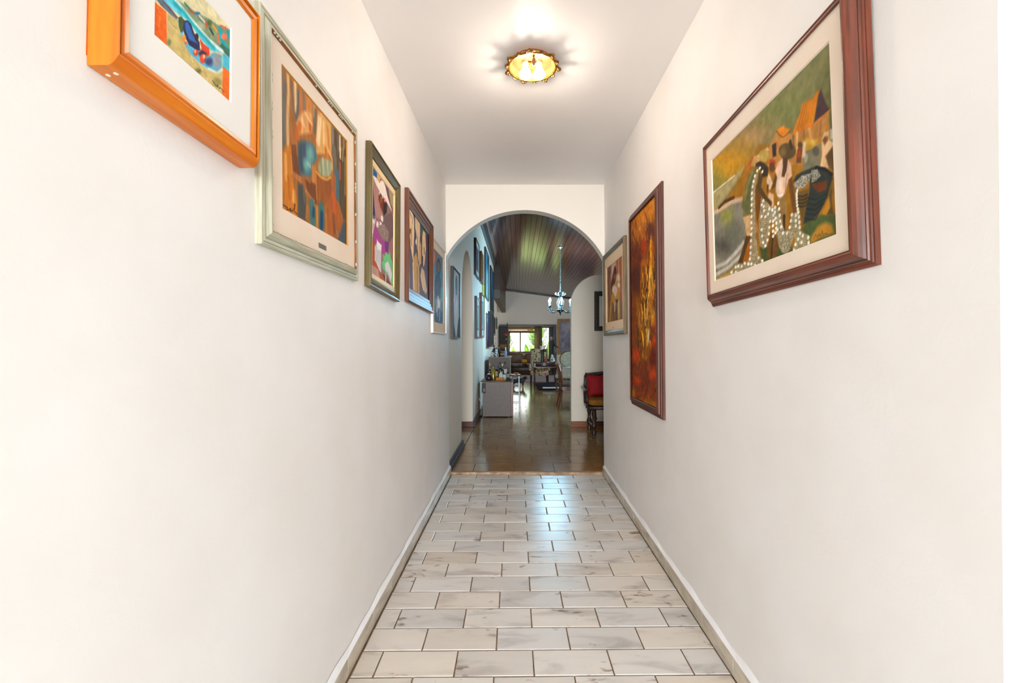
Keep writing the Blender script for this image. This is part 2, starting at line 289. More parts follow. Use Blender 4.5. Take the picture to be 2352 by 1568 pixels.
# ------------------------------------------------------------------ what is painted on each canvas (thousandths of its width and height)
PAINT = {
 'market_scene': [
  ('p',(122,120,76),[-46,959,-40,1094,1001,1023,1063,960,1025,-259,-92,-65],0),
  ('p',(160,130,80),[630,778,613,756,564,759,487,790,390,846,285,923,188,1011,120,1092,96,1151,123,1174,194,1158,292,1109,398,1039,494,960,569,885,615,822],60),
  ('p',(190,152,98),[528,821,522,813,504,814,478,825,446,844,414,868,386,895,367,919,360,937,368,945,388,943,416,930,449,910,480,885,506,860,523,838],30),
  ('p',(205,145,30),[472,709,456,686,411,685,342,707,256,750,163,811,80,881,22,948,2,999,25,1023,86,1017,171,983,263,930,349,867,416,804,458,750],50),
  ('p',(126,132,72),[852,761,842,750,811,756,765,780,708,819,647,868,593,922,555,969,542,1002,557,1014,596,1002,651,971,711,926,768,876,814,828,843,788],50),
  ('p',(104,106,62),[1016,685,1012,640,1002,606,989,588,973,590,958,611,946,648,938,697,937,749,941,796,952,830,966,847,981,843,996,820,1008,782,1015,735],40),
  ('p',(205,148,28),[292,751,281,732,251,727,206,738,151,763,94,801,44,845,10,888,-1,924,12,944,48,946,100,931,157,901,211,862,255,821,283,782],40),
  ('p',(150,140,60),[141,756,133,729,112,712,81,710,45,723,8,748,-23,784,-44,824,-50,862,-41,891,-18,907,15,907,53,892,88,864,117,829,135,791],40),
  ('p',(172,158,108),[-10,731,360,723,334,697,185,624,5,567],8),
  ('l',(225,215,180),[1,728,139,725,264,722],5.4,2),
  ('p',(160,110,30),[433,708,360,711,279,649,164,603,326,510,372,383,273,68,-8,10,220,-108,1031,-38,1046,411,505,791],6),
  ('p',(135,130,115),[-18,561,152,552,326,507,332,436,345,336,367,268,331,193,310,117,255,74,160,39,-42,18],4),
  ('p',(150,150,75),[229,434,223,411,208,395,186,389,160,395,134,411,112,436,98,465,94,494,100,519,116,535,140,539,166,532,191,515,212,490,225,462],25),
  ('p',(90,88,78),[225,219,214,197,187,183,146,182,96,193,45,215,0,246,-30,281,-40,313,-28,337,5,350,51,348,102,334,151,310,191,280,217,248],30),
  ('p',(110,112,95),[325,267,317,242,298,226,269,221,234,228,199,246,169,274,149,306,143,338,152,364,173,380,205,383,240,374,274,354,302,327,320,296],30),
  ('l',(200,195,180),[7,114,133,110,277,164,331,199],15.8,5),
  ('l',(205,198,180),[16,55,161,70,310,117],14.7,5),
  ('l',(215,182,150),[5,561,101,550,210,549,326,515],16.7,5),
  ('l',(90,55,30),[71,572,143,585,248,567],12.2,2),
  ('p',(188,158,92),[-19,20,179,30,273,74,225,15,-9,-17],6),
  ('p',(182,127,62),[739,692,889,646,977,647,977,565,980,503,929,515,837,455,756,504,736,595],3),
  ('l',(150,105,60),[833,650,824,539],5.1,2),
  ('l',(205,150,80),[864,642,876,560],10.3,2),
  ('l',(160,100,55),[933,632,926,562],5.2,2),
  ('p',(202,122,26),[939,805,919,795,889,783,827,807,809,757,786,736,759,682,889,644,917,747],3),
  ('l',(170,95,20),[838,796,796,686],3.7,2),
  ('l',(178,101,20),[854,798,815,680],3.7,2),
  ('l',(186,107,20),[869,799,834,676],3.6,2),
  ('l',(194,113,20),[884,800,852,671],3.5,2),
  ('l',(202,119,20),[900,802,870,666],3.4,2),
  ('l',(210,125,20),[914,803,887,661],3.4,2),
  ('p',(72,52,56),[938,803,923,774,895,652,981,653,959,714],3),
  ('l',(205,112,42),[753,684,889,642,982,650],4.7,2),
  ('p',(196,136,66),[650,779,609,735,580,711,573,593,756,504,753,686],3),
  ('p',(222,132,30),[647,787,700,776,717,747,754,717,722,708,694,708,668,744],3),
  ('l',(120,75,35),[648,780,667,742,694,708,722,707,754,716],2.9,2),
  ('p',(55,45,45),[611,717,644,711,641,630,613,637],3),
  ('l',(218,172,102),[789,667,786,563],9.8,2),
  ('l',(125,100,72),[764,669,764,586],7.7,2),
  ('p',(212,188,134),[476,731,574,728,588,701,494,703],3),
  ('p',(190,105,40),[359,702,402,729,454,755,487,711,441,716,420,683],3),
  ('p',(210,160,90),[458,751,509,692,528,641,424,692],3),
  ('p',(190,160,80),[586,665,582,651,573,643,559,642,543,648,527,662,514,679,505,699,502,718,506,732,516,740,530,740,546,733,562,720,575,702,583,683],3),
  ('p',(192,188,168),[979,551,1003,543,1005,485,979,500],3),
  ('p',(226,188,140),[934,534,949,559,973,547,969,505,993,477,992,452,977,440,968,359,918,389,931,447,932,491],3),
  ('p',(130,85,50),[936,524,949,536,968,524,965,502,947,490],3),
  ('p',(110,82,52),[950,431,992,460,1008,420,1004,312,966,360],3),
  ('p',(196,152,52),[826,602,852,595,891,558,921,547,885,513,834,532],3),
  ('p',(215,180,90),[893,544,892,538,889,535,885,534,881,536,876,540,872,547,870,553,869,560,870,565,873,569,877,569,882,567,886,563,890,557,893,550],3),
  ('p',(122,117,92),[828,526,919,517,930,470,916,390,814,431],3),
  ('p',(90,85,70),[918,478,916,469,912,463,906,461,898,464,891,470,885,480,881,491,880,503,881,512,886,518,892,519,900,517,907,510,913,500,917,489],3),
  ('p',(165,160,135),[851,484,849,474,846,467,842,464,837,465,832,470,828,478,826,489,825,500,826,510,829,517,834,521,839,519,844,514,848,506,850,495],3),
  ('p',(222,202,172),[825,594,842,578,834,499,816,510],3),
  ('p',(95,65,42),[821,576,820,569,816,565,811,565,806,567,800,572,795,579,792,587,791,595,792,602,796,606,801,606,807,604,812,599,817,592,820,583],3),
  ('p',(100,65,40),[786,567,792,578,819,560,808,482,778,500],3),
  ('p',(168,62,30),[790,562,809,562,808,523,787,521],3),
  ('p',(96,76,46),[779,570,774,554,761,547,742,548,719,558,696,576,677,600,664,624,660,647,665,663,679,670,700,667,723,655,745,637,764,614,775,591],3),
  ('p',(120,98,60),[712,610,710,600,705,594,697,592,687,596,678,604,670,616,665,629,664,641,666,652,672,658,680,659,689,655,699,647,706,635,711,623],8),
  ('l',(70,55,38),[742,650,751,605],11.7,2),
  ('p',(228,190,160),[655,583,687,584,691,531,677,479,695,469,715,527,725,551,742,516,747,444,718,426,695,373,672,347,647,362,627,414,631,458,637,501,628,543],3),
  ('p',(248,228,208),[675,424,673,406,669,391,664,383,658,382,652,389,647,403,644,421,644,441,646,460,650,474,655,482,661,483,667,475,672,462,674,444],12),
  ('l',(170,125,90),[714,478,695,378],3.3,2),
  ('l',(245,235,225),[642,385,660,371,678,369],6.0,2),
  ('p',(86,60,40),[687,594,722,560,711,494,692,468,674,483,686,534],3),
  ('p',(150,120,72),[646,361,698,347,701,265,688,140,664,160,657,285],3),
  ('l',(70,50,30),[683,233,677,145],12.6,2),
  ('p',(116,76,42),[745,440,756,347,770,233,756,200,741,246,727,361,721,434],3),
  ('p',(96,66,42),[631,525,641,494,626,445,596,440,611,484],3),
  ('p',(186,76,30),[634,588,632,580,626,575,617,574,606,578,596,587,587,598,581,610,579,622,582,631,588,636,597,636,608,632,618,623,627,612,633,600],3),
  ('p',(102,66,40),[628,566,626,555,621,548,614,545,605,547,596,555,589,566,585,579,584,593,586,604,591,611,599,614,607,611,616,604,623,592,627,579],3),
  ('p',(226,196,162),[578,557,560,524,557,488,583,444,606,477,593,521],3),
  ('p',(90,55,40),[559,497,575,483,567,439,576,418,557,450],3),
  ('p',(226,182,138),[554,376,574,436,610,407,611,333,573,314],3),
  ('p',(62,52,42),[471,685,508,679,546,639,577,594,567,546,525,559,506,625,470,663],3),
  ('p',(106,106,62),[500,651,455,661,406,638,372,599,361,534,322,457,387,363,424,382,419,442,434,525,460,596,499,629],3),
  ('l',(135,135,88),[438,642,388,578,359,494],11.1,6),
  ('p',(120,75,26),[466,564,510,441,497,359,463,275,453,459],3),
  ('p',(82,66,42),[498,618,525,554,510,507,549,427,596,364,588,332,554,384,493,472,478,530],3),
  ('p',(206,168,118),[334,379,404,368,413,307,400,223,366,236,352,315],3),
  ('p',(200,130,72),[457,322,473,237,453,217],3),
  ('p',(86,62,36),[362,235,406,218,354,138,317,58,269,70,320,155],3),
  ('p',(166,96,26),[410,216,395,55,321,63,354,138],3),
  ('p',(72,82,46),[479,112,504,-1,737,-16,739,27,649,48,612,103,551,98],6),
  ('p',(112,78,36),[551,98,581,183,620,146,636,58,601,-3,541,37],3),
  ('l',(70,50,28),[594,146,575,10],8.4,2),
  ('p',(76,92,52),[798,111,826,137,872,129,922,145,949,124,989,110,1010,88,1007,-4,842,-4,818,74],5),
  ('p',(178,128,46),[849,42,896,89,939,90,970,63,982,15,922,18,850,7],6),
  ('p',(52,60,56),[752,407,776,432,825,428,892,413,943,372,978,326,984,297,970,266,954,217,917,165,872,129,807,133,829,224,852,296,859,362],3),
  ('l',(38,44,44),[841,265,886,234,948,234],3.4,2),
  ('l',(38,44,44),[836,239,885,207,937,215],3.4,2),
  ('l',(38,44,44),[830,212,884,180,926,196],3.4,2),
  ('l',(38,44,44),[825,186,883,153,915,177],3.4,2),
  ('l',(38,44,44),[820,159,882,127,904,158],3.4,2),
  ('p',(112,88,46),[751,408,757,370,784,332,855,313,829,224,803,128,791,223,776,278],3),
  ('l',(62,50,32),[783,304,815,288,839,287],5.1,2),
  ('l',(62,50,32),[782,285,814,269,838,269],5.1,2),
  ('l',(62,50,32),[781,266,814,250,838,250],5.1,2),
  ('l',(62,50,32),[781,247,813,232,837,232],5.1,2),
  ('p',(112,62,36),[870,329,955,302,946,256,906,263,885,289],3),
  ('l',(40,38,42),[896,405,943,368,980,318],8.2,2),
  ('p',(192,132,42),[961,214,919,142,945,125,969,158],3),
  ('p',(92,77,52),[961,218,977,266,975,155,982,115,945,125,967,159],3),
  ('k',(70,60,45),(228,226,208),[756,388,808,410,867,392,859,362,822,335,773,350]),
  ('k',(70,65,50),(228,226,208),[869,405,903,391,921,345,894,334,868,336]),
  ('k',(120,95,55),(205,192,158),[436,581,417,505,415,363,406,224,382,59,468,24,469,60,454,205,452,347,460,511,487,619]),
  ('k',(110,90,52),(200,188,155),[506,432,476,225,480,129,515,93,544,101,575,206,587,286,561,373]),
  ('k',(105,90,58),(210,202,172),[577,259,623,218,637,68,660,19,691,5,715,20,742,89,748,136,683,142,650,258,630,319,567,338]),
  ('k',(115,100,55),(205,195,160),[734,220,720,152,755,65,730,13,761,-5,845,6,845,55,793,98,786,197,780,224]),
  ('k',(105,88,52),(205,195,160),[190,24,260,66,316,55,477,55,515,10,444,0,225,-4]),
  ('d',(244,240,224),[(483,629,9,10),(506,633,9,10),(526,597,9,10),(460,607,9,11),(447,577,9,11),(436,546,9,11),(429,506,9,11),(425,469,10,11),(422,428,10,11),(420,390,10,11),(417,349,10,11),(415,308,10,11),(415,268,10,11),(410,228,10,11),(406,186,10,11),(401,143,10,11),(397,103,10,11),(389,65,10,11),(525,406,9,10),(512,385,9,10),(528,366,9,10),(529,339,9,10),(507,310,9,10),(539,295,9,10),(503,224,9,10),(568,214,8,10),(562,174,8,10),(507,181,9,10),(550,138,8,10),(512,136,9,10),(531,107,9,10)]),
  ('d',(244,240,224),[(643,332,8,11),(618,318,9,11),(648,294,8,11),(573,329,9,11),(596,313,9,11),(616,288,9,11),(562,302,9,11),(604,275,9,11),(651,254,8,11),(619,250,9,11),(600,240,9,11),(576,248,9,11),(653,217,8,11),(624,217,8,11),(597,212,9,11),(659,179,8,11),(621,187,8,11),(630,173,8,11),(597,177,9,11),(614,161,9,11),(596,147,9,11),(670,137,8,10),(699,124,8,10)]),
  ('d',(244,240,224),[(736,219,8,10),(762,203,7,10),(783,186,7,10),(780,214,7,10),(777,234,7,10),(774,257,7,10),(773,277,7,10),(773,296,7,10),(773,313,7,10),(773,327,7,10),(777,340,7,10),(729,187,8,10),(761,174,7,10),(784,154,7,10),(719,152,8,10),(760,143,7,10),(785,125,7,10),(786,91,7,10),(803,70,7,10),(772,63,7,10),(836,48,7,10),(793,36,7,10),(837,18,7,10),(754,38,7,10),(743,8,7,10)]),
  ('d',(244,240,224),[(245,49,11,12),(272,47,11,11),(307,37,11,11),(337,49,10,11),(374,34,10,11),(402,26,10,11),(243,10,11,12),(197,22,12,12),(469,48,9,11),(501,19,9,10),(436,8,9,11)]),
  ('l',(95,75,45),[869,30,880,48,891,30,899,43,909,28,918,53,923,27,934,33,946,25],2.0,2),
  ('n',0.16,40,26,1),
 ],
 'harvest_figure': [
  ('p',(168,106,54),[-41,1006,1306,1969,1265,35,-70,-278],0),
  ('l',(142,112,82),[23,1000,23,687,23,415],36.8,5),
  ('l',(112,108,98),[54,890,43,699,41,472],20.3,5),
  ('l',(218,178,122),[90,976,98,856,84,681,83,472],14.7,5),
  ('l',(122,96,72),[133,954,150,804,179,756],14.6,5),
  ('l',(236,198,148),[175,977,187,782],17.3,5),
  ('l',(95,102,102),[211,944,210,840,187,722],13.7,5),
  ('l',(192,116,66),[252,970,248,818],20.4,5),
  ('l',(125,110,95),[282,980,298,865],13.0,5),
  ('l',(206,132,66),[357,995,363,894],50.7,5),
  ('l',(205,172,122),[434,982,427,894],10.6,5),
  ('l',(102,104,92),[449,944,434,776],15.9,5),
  ('p',(222,168,98),[487,971,543,994,717,988,711,729,457,608,475,831],6),
  ('l',(246,212,162),[513,914,486,718],27.5,5),
  ('l',(216,140,60),[638,920,675,728],18.5,5),
  ('l',(240,200,140),[580,937,576,763],12.6,5),
  ('p',(110,94,74),[711,985,1007,1003,1004,869,706,727],5),
  ('l',(232,202,152),[864,973,863,845],12.6,5),
  ('l',(92,74,58),[785,963,792,768],22.0,5),
  ('l',(150,140,120),[732,971,733,792],10.6,5),
  ('l',(200,130,70),[940,986,942,839],9.6,5),
  ('p',(226,162,96),[232,787,272,832,330,879,397,891,406,826,395,742,229,632,185,695],6),
  ('p',(216,102,22),[349,806,388,798,383,728,351,741],3),
  ('l',(205,112,46),[230,707,190,612,189,559],22.6,5),
  ('l',(245,205,150),[304,842,362,820,395,811],6.8,5),
  ('l',(240,200,150),[263,765,286,737],12.1,5),
  ('p',(206,126,42),[1,368,62,465,124,495,129,358,142,242,188,122,198,-4,-7,-5],5),
  ('l',(228,168,92),[53,392,64,229],13.6,5),
  ('l',(225,160,80),[126,427,129,302],5.6,5),
  ('l',(190,105,25),[87,248,100,114],15.6,5),
  ('l',(232,172,100),[149,179,139,105],10.4,5),
  ('p',(126,72,42),[124,505,191,538,197,436,245,322,145,309,130,405],3),
  ('l',(206,150,100),[187,536,196,469],3.3,5),
  ('p',(80,125,135),[210,547,258,605,366,655,442,652,479,571,431,532,382,455,390,397,323,360,270,362,235,335,211,418],6),
  ('p',(68,84,100),[210,566,311,627,317,516,272,470,272,372,228,342,208,441],10),
  ('p',(112,168,162),[414,582,410,558,400,535,385,516,367,504,350,500,336,506,327,519,324,539,328,562,338,584,352,603,370,616,387,620,401,615,411,602],12),
  ('p',(122,182,168),[378,478,374,461,363,443,347,428,329,417,311,412,296,414,286,422,283,436,287,453,297,470,312,486,330,497,349,502,364,501,374,492],12),
  ('l',(205,220,205),[334,472,366,458],3.7,5),
  ('l',(70,110,120),[432,636,440,573],9.8,5),
  ('p',(162,166,130),[719,614,709,574,681,532,641,495,596,470,552,458,516,462,492,481,485,510,494,548,519,587,555,623,600,651,645,665,684,663,710,645],8),
  ('l',(192,198,165),[562,614,575,502],7.4,5),
  ('l',(195,200,165),[638,638,646,521],6.7,5),
  ('l',(130,140,105),[530,578,538,475],7.3,5),
  ('l',(215,120,40),[606,711,638,671],22.0,5),
  ('l',(235,190,130),[662,738,717,686,718,608],9.2,5),
  ('p',(206,132,66),[400,483,448,510,447,364,397,354],6),
  ('p',(120,70,42),[287,354,445,348,463,187,394,205,321,254],3),
  ('l',(205,130,85),[300,345,368,338],3.7,5),
  ('p',(152,86,42),[445,462,477,449,558,452,693,524,701,359,620,244,471,193,455,346],3),
  ('l',(218,152,62),[455,461,527,448,623,469,693,523],9.8,2),
  ('l',(205,140,70),[454,450,464,245],4.5,5),
  ('l',(175,105,50),[496,405,497,231],5.1,5),
  ('l',(167,100,50),[535,420,536,245],5.2,5),
  ('l',(159,95,50),[575,437,576,259],5.3,5),
  ('l',(151,90,50),[616,453,618,273],5.5,5),
  ('l',(143,85,50),[658,471,660,288],5.6,5),
  ('l',(205,130,85),[152,315,241,316],3.4,5),
  ('l',(205,130,85),[161,296,253,290],3.5,5),
  ('l',(200,140,90),[312,250,375,223,422,210],3.8,5),
  ('p',(80,82,78),[200,265,268,273,310,190,299,12,198,8],6),
  ('l',(125,115,90),[276,256,283,150],7.1,5),
  ('l',(70,120,116),[388,167,398,42],40.0,5),
  ('l',(42,72,105),[416,146,410,92],15.4,5),
  ('l',(202,134,62),[463,177,467,16],13.0,5),
  ('l',(66,116,112),[534,190,531,55],44.6,5),
  ('l',(40,68,105),[536,148,531,34],21.8,5),
  ('l',(190,125,60),[318,133,307,39],7.2,5),
  ('p',(172,96,42),[596,238,699,386,781,388,879,336,921,200,872,31,586,17],6),
  ('l',(206,96,46),[734,377,761,261],30.9,5),
  ('l',(210,140,70),[829,365,903,254],9.0,5),
  ('l',(200,130,65),[605,160,608,29],10.9,5),
  ('l',(140,80,45),[730,199,751,69],23.7,5),
  ('p',(90,76,56),[789,765,1024,962,1009,245,915,228,806,397],6),
  ('l',(112,104,90),[754,794,768,613],35.7,5),
  ('l',(70,112,132),[810,613,813,400],28.1,5),
  ('l',(172,86,56),[862,718,859,587],16.3,5),
  ('l',(175,90,60),[749,530,735,434],15.2,5),
  ('l',(232,205,160),[871,863,870,786],13.9,5),
  ('l',(150,125,85),[967,820,960,484],13.3,5),
  ('l',(200,170,125),[927,890,916,778],7.8,5),
  ('p',(74,84,90),[921,218,1009,245,1003,-15,809,3],8),
  ('l',(150,140,120),[799,82,810,44],12.2,5),
  ('l',(70,40,20),[12,35,45,33,75,32,63,14,94,26,114,40,102,22,131,29,150,50,155,87,167,88,154,34,190,27],3.1,2),
  ('l',(228,152,52),[1011,993,992,-17],13.6,2),
  ('n',0.14,60,10,2),
 ],
 'shore_fruit': [
  ('p',(226,216,170),[-40,1332,1326,3033,1291,-287,-86,-1060],0),
  ('p',(130,152,114),[-47,995,81,729,262,623,399,686,466,703,647,789,784,842,1064,1007,1059,581,740,567,552,544,348,578,223,586,-51,792],2),
  ('p',(50,130,172),[546,753,543,743,534,730,521,714,505,698,490,686,477,678,469,675,466,679,469,689,478,702,490,718,506,733,521,746,534,754,543,757],1),
  ('l',(190,90,70),[398,655,457,671],4.9,1),
  ('l',(215,80,60),[609,715,636,683],6.1,1),
  ('l',(235,160,60),[723,768,782,753],6.6,1),
  ('l',(60,70,70),[683,692,722,667],6.4,1),
  ('l',(75,110,140),[527,680,581,681],5.2,1),
  ('l',(70,130,110),[350,677,398,670],5.4,1),
  ('l',(220,215,190),[536,705,599,706],6.0,1),
  ('p',(90,110,70),[714,793,711,774,702,753,689,733,674,716,660,706,647,704,639,710,637,724,640,742,648,763,661,783,675,799,690,809,703,812,711,806],3),
  ('p',(190,190,150),[608,649,603,627,591,601,573,574,552,552,531,538,514,533,502,538,499,553,503,575,515,601,532,627,553,649,574,664,592,669,604,664],4),
  ('l',(20,172,182),[836,817,851,728,895,670,954,671],14.4,1),
  ('p',(232,122,96),[951,839,946,818,934,794,916,769,896,748,875,734,858,729,847,734,843,747,848,767,859,790,876,815,897,836,917,850,935,856,947,852],1),
  ('l',(20,160,170),[946,904,956,852],9.5,1),
  ('l',(220,110,90),[802,720,801,651],6.6,1),
  ('l',(215,110,90),[845,876,919,916],6.1,1),
  ('p',(60,110,90),[853,661,1004,698,1002,582,821,600],2),
  ('p',(82,196,220),[-85,622,12,622,239,601,380,578,552,544,740,550,1014,591,1011,384,870,373,872,556,689,434,550,456,463,491,379,516,283,481,169,463,98,466,-57,452],2),
  ('l',(216,236,236),[239,601,316,593,413,570,552,552,691,542,872,574],8.3,2),
  ('l',(40,172,182),[223,557,348,563,464,530,624,518,739,507],8.3,3),
  ('l',(130,215,230),[148,500,237,490],5.0,2),
  ('p',(242,106,36),[-40,1332,0,359,139,378,155,-8,-66,-12],1),
  ('l',(250,140,60),[40,328,74,297],2.1,2),
  ('l',(250,140,60),[73,261,64,156],1.8,2),
  ('p',(95,110,126),[1,415,84,474,169,463,270,437,243,382,153,388,75,386],1),
  ('l',(120,60,70),[104,452,169,449,259,433],2.3,2),
  ('p',(206,182,116),[148,379,258,407,311,298,375,216,457,143,638,155,796,249,876,343,876,14,1006,-50,730,-136,152,-11],2),
  ('l',(228,210,155),[166,289,216,274],2.0,1),
  ('l',(185,155,80),[209,294,252,304],2.0,1),
  ('l',(228,210,155),[253,283,272,270],2.0,1),
  ('l',(185,155,80),[298,246,343,210],2.1,1),
  ('l',(228,210,155),[344,226,375,220],2.2,1),
  ('l',(185,155,80),[390,168,420,134],2.2,1),
  ('l',(228,210,155),[439,151,459,96],2.3,1),
  ('l',(185,155,80),[489,155,514,111],2.3,1),
  ('l',(228,210,155),[540,142,579,109],2.4,1),
  ('l',(185,155,80),[592,95,647,73],2.5,1),
  ('l',(228,210,155),[646,60,666,5],2.5,1),
  ('l',(185,155,80),[701,49,755,12],2.6,1),
  ('l',(228,210,155),[758,21,795,-36],2.7,1),
  ('l',(185,155,80),[817,19,856,0],2.7,1),
  ('p',(120,140,90),[196,98,194,82,189,66,182,52,173,42,164,38,157,40,153,48,151,60,153,76,158,92,166,106,174,116,183,120,190,118,195,110],2),
  ('p',(120,120,60),[572,81,568,66,558,48,543,29,526,14,508,4,494,0,485,3,481,13,485,28,495,45,509,63,527,79,544,89,559,93,568,90],3),
  ('p',(150,140,80),[856,165,851,138,837,109,817,81,793,60,770,48,750,47,737,57,733,76,738,102,751,131,771,158,795,180,818,193,839,195,852,185],4),
  ('p',(92,182,216),[266,407,311,253,415,164,546,157,686,179,795,236,861,358,863,515,738,448,640,295,459,270,343,250,329,388],2),
  ('p',(242,112,32),[876,387,1023,410,1017,-25,871,11],1),
  ('p',(76,96,56),[307,489,342,483,334,341,305,300,281,346,273,443],1),
  ('p',(45,45,85),[336,470,388,520,429,515,467,447,540,400,548,311,512,277,408,251,359,294,332,369],1),
  ('p',(52,104,176),[350,460,383,501,412,477,445,421,518,365,409,313,361,379],2),
  ('p',(60,42,52),[528,449,525,428,519,408,510,390,500,378,490,373,482,376,476,387,474,403,477,423,483,443,491,461,502,474,512,479,520,476,526,465],1),
  ('p',(222,72,46),[541,448,595,429,670,443,681,369,640,308,575,333],1),
  ('l',(240,130,90),[559,415,594,348,640,328],2.4,2),
  ('p',(75,50,70),[641,353,636,331,623,305,605,280,583,259,562,246,545,242,533,249,529,264,534,285,546,311,564,336,585,357,606,370,624,375,637,369],3),
  ('p',(222,72,46),[541,448,595,429,670,443,674,380,612,347,571,345],1),
  ('p',(245,150,50),[368,293,365,275,360,256,352,239,342,228,333,224,325,227,320,237,318,252,321,270,326,289,334,306,344,317,353,322,361,319,366,309],1),
  ('p',(235,90,40),[385,255,384,248,380,239,374,231,366,224,360,219,354,218,350,220,349,224,350,231,354,240,360,248,367,255,374,260,380,261,384,260],1),
  ('p',(215,76,46),[526,265,523,247,516,228,505,210,493,197,481,191,471,192,464,200,462,213,465,231,472,250,482,267,494,280,507,287,517,287,524,279],1),
  ('p',(245,190,150),[497,254,496,245,494,236,489,228,485,223,480,221,476,222,474,227,473,234,474,242,477,251,481,259,485,264,490,267,494,265,497,261],1),
  ('p',(226,76,40),[631,279,627,254,618,228,603,205,587,187,571,179,557,181,548,192,546,211,549,235,558,261,572,284,589,302,605,311,619,309,628,298],1),
  ('p',(250,190,130),[619,295,618,284,614,272,608,261,602,254,595,251,590,253,587,259,585,269,587,280,591,292,596,302,603,310,609,313,614,311,618,305],1),
  ('p',(62,76,122),[732,326,727,302,714,274,694,247,672,226,650,213,632,211,619,218,615,236,620,259,633,286,651,313,674,334,696,348,715,351,727,344],4),
  ('p',(160,152,155),[844,431,839,391,827,351,808,316,786,292,765,283,747,290,736,311,732,343,737,382,749,422,767,456,789,481,810,491,828,485,840,464],5),
  ('l',(230,225,200),[667,185,796,240,869,339],4.4,2),
  ('l',(70,60,40),[723,86,773,62,803,67,794,94,824,64,845,88,903,76],1.8,0.6),
  ('n',0.14,24,20,3),
 ],
 'white_hat': [
  ('p',(150,116,112),[-207,995,1515,1594,1543,-90,-139,-228],0),
  ('p',(30,92,158),[-25,1008,208,1017,212,934,-20,894],3),
  ('p',(216,168,102),[208,1026,485,1025,327,941,212,932],3),
  ('p',(60,56,92),[-36,889,53,833,156,561,-18,528],3),
  ('p',(176,132,126),[32,910,292,852,278,744,398,670,508,653,382,588,156,557,75,756],3),
  ('p',(110,72,96),[326,967,485,1021,748,992,918,837,919,789,618,908],3),
  ('p',(166,152,112),[702,1016,1036,1015,1040,848,846,857],3),
  ('p',(202,146,42),[840,741,1041,818,1048,575,845,591],3),
  ('p',(112,56,32),[292,848,534,848,673,830,659,734,521,660,417,693,336,733,277,761],3),
  ('p',(50,36,36),[495,793,674,817,651,719,500,646],3),
  ('p',(150,80,40),[449,798,445,784,434,769,416,757,395,749,373,746,355,749,343,757,338,769,342,783,353,798,371,810,392,818,413,822,432,819,444,811],4),
  ('p',(242,230,218),[17,916,174,939,327,930,385,976,486,1000,594,966,671,904,928,801,621,830,371,839,178,870],3),
  ('p',(236,232,222),[355,839,353,832,346,824,336,818,325,813,313,811,303,812,296,816,293,822,295,829,302,836,311,843,323,848,335,850,345,849,352,845],1),
  ('p',(40,30,30),[351,835,350,832,347,829,342,825,336,823,330,822,325,822,322,824,320,827,321,830,324,833,329,837,335,839,341,840,346,840,350,838],1),
  ('p',(236,232,222),[497,841,495,834,488,827,477,821,465,816,452,814,442,814,434,818,432,823,434,830,441,837,451,843,463,848,476,850,487,850,494,846],1),
  ('p',(40,30,30),[493,837,492,834,488,830,483,827,477,825,470,824,465,824,461,825,460,828,461,832,465,835,470,838,476,841,482,842,488,841,491,840],1),
  ('p',(172,42,42),[408,721,406,715,399,709,389,703,377,699,365,697,355,698,348,700,345,705,347,711,354,717,364,723,376,727,388,729,398,729,405,726],1),
  ('p',(242,142,152),[599,838,596,829,589,819,578,811,566,806,553,804,542,806,534,812,531,820,533,830,540,839,551,847,564,853,577,854,588,852,596,847],1),
  ('p',(116,92,92),[521,656,928,801,979,716,999,556,724,409,469,406,464,545],3),
  ('p',(60,116,152),[-35,540,127,562,60,489,-25,350],3),
  ('p',(166,76,142),[52,512,267,553,197,461,510,405,776,446,735,329,396,246,169,282,67,344],3),
  ('p',(120,50,130),[572,408,776,451,735,329,597,305],3),
  ('k',(150,120,120),(240,230,225),[17,512,193,544,108,434,26,336,-8,346]),
  ('d',(240,232,228),[(80,497,42,17),(249,519,44,18),(383,544,47,18),(440,601,48,19),(40,395,41,17),(25,360,40,17),(239,495,44,18),(365,514,46,18),(440,618,48,19)]),
  ('k',(110,90,85),(185,160,150),[269,502,545,580,764,545,723,436,469,406]),
  ('p',(206,202,208),[127,266,222,325,231,368,284,345,432,342,415,257,411,78,365,63,249,130,133,142],3),
  ('p',(60,60,60),[374,306,373,303,369,300,362,298,355,296,348,295,342,295,337,297,336,299,337,302,341,305,347,307,355,309,362,310,368,310,373,308],1),
  ('p',(240,238,240),[221,349,424,341,395,280,243,270],3),
  ('p',(182,86,26),[26,336,132,316,140,143,404,72,588,-4,331,-16,178,88,-11,84],3),
  ('p',(192,152,138),[-28,86,288,86,376,2,-22,-18],3),
  ('p',(110,60,46),[443,73,606,68,1015,-12,609,-10],3),
  ('p',(225,215,225),[175,152,267,150,403,93,384,66,250,114],3),
  ('p',(112,202,132),[618,318,727,300,825,349,864,295,959,253,975,49,919,6,802,84,648,100,481,121,439,175,518,205,475,267,578,258],3),
  ('p',(226,218,228),[581,188,730,237,867,184,939,129,849,35,734,120,626,124],3),
  ('l',(215,180,150),[627,88,630,1],18.7,2),
  ('n',0.06,20,20,4),
 ],
 'three_faces': [
  ('p',(95,80,96),[-206,1101,1809,2096,1621,-427,-164,-497],0),
  ('p',(236,206,162),[-7,1015,187,987,275,895,236,679,213,429,307,-24,200,-29,172,347,43,545,5,720],3),
  ('p',(110,100,118),[-61,547,172,394,201,-40,-50,-35],3),
  ('l',(70,55,65),[26,728,60,551,172,371],17.1,2),
  ('l',(165,120,90),[113,759,133,573],22.2,2),
  ('p',(200,160,120),[159,630,155,610,146,591,131,577,115,568,98,566,84,572,74,584,70,601,74,620,83,639,97,654,114,663,131,665,145,660,155,647],3),
  ('p',(120,75,60),[4,744,113,759,77,686,12,676],3),
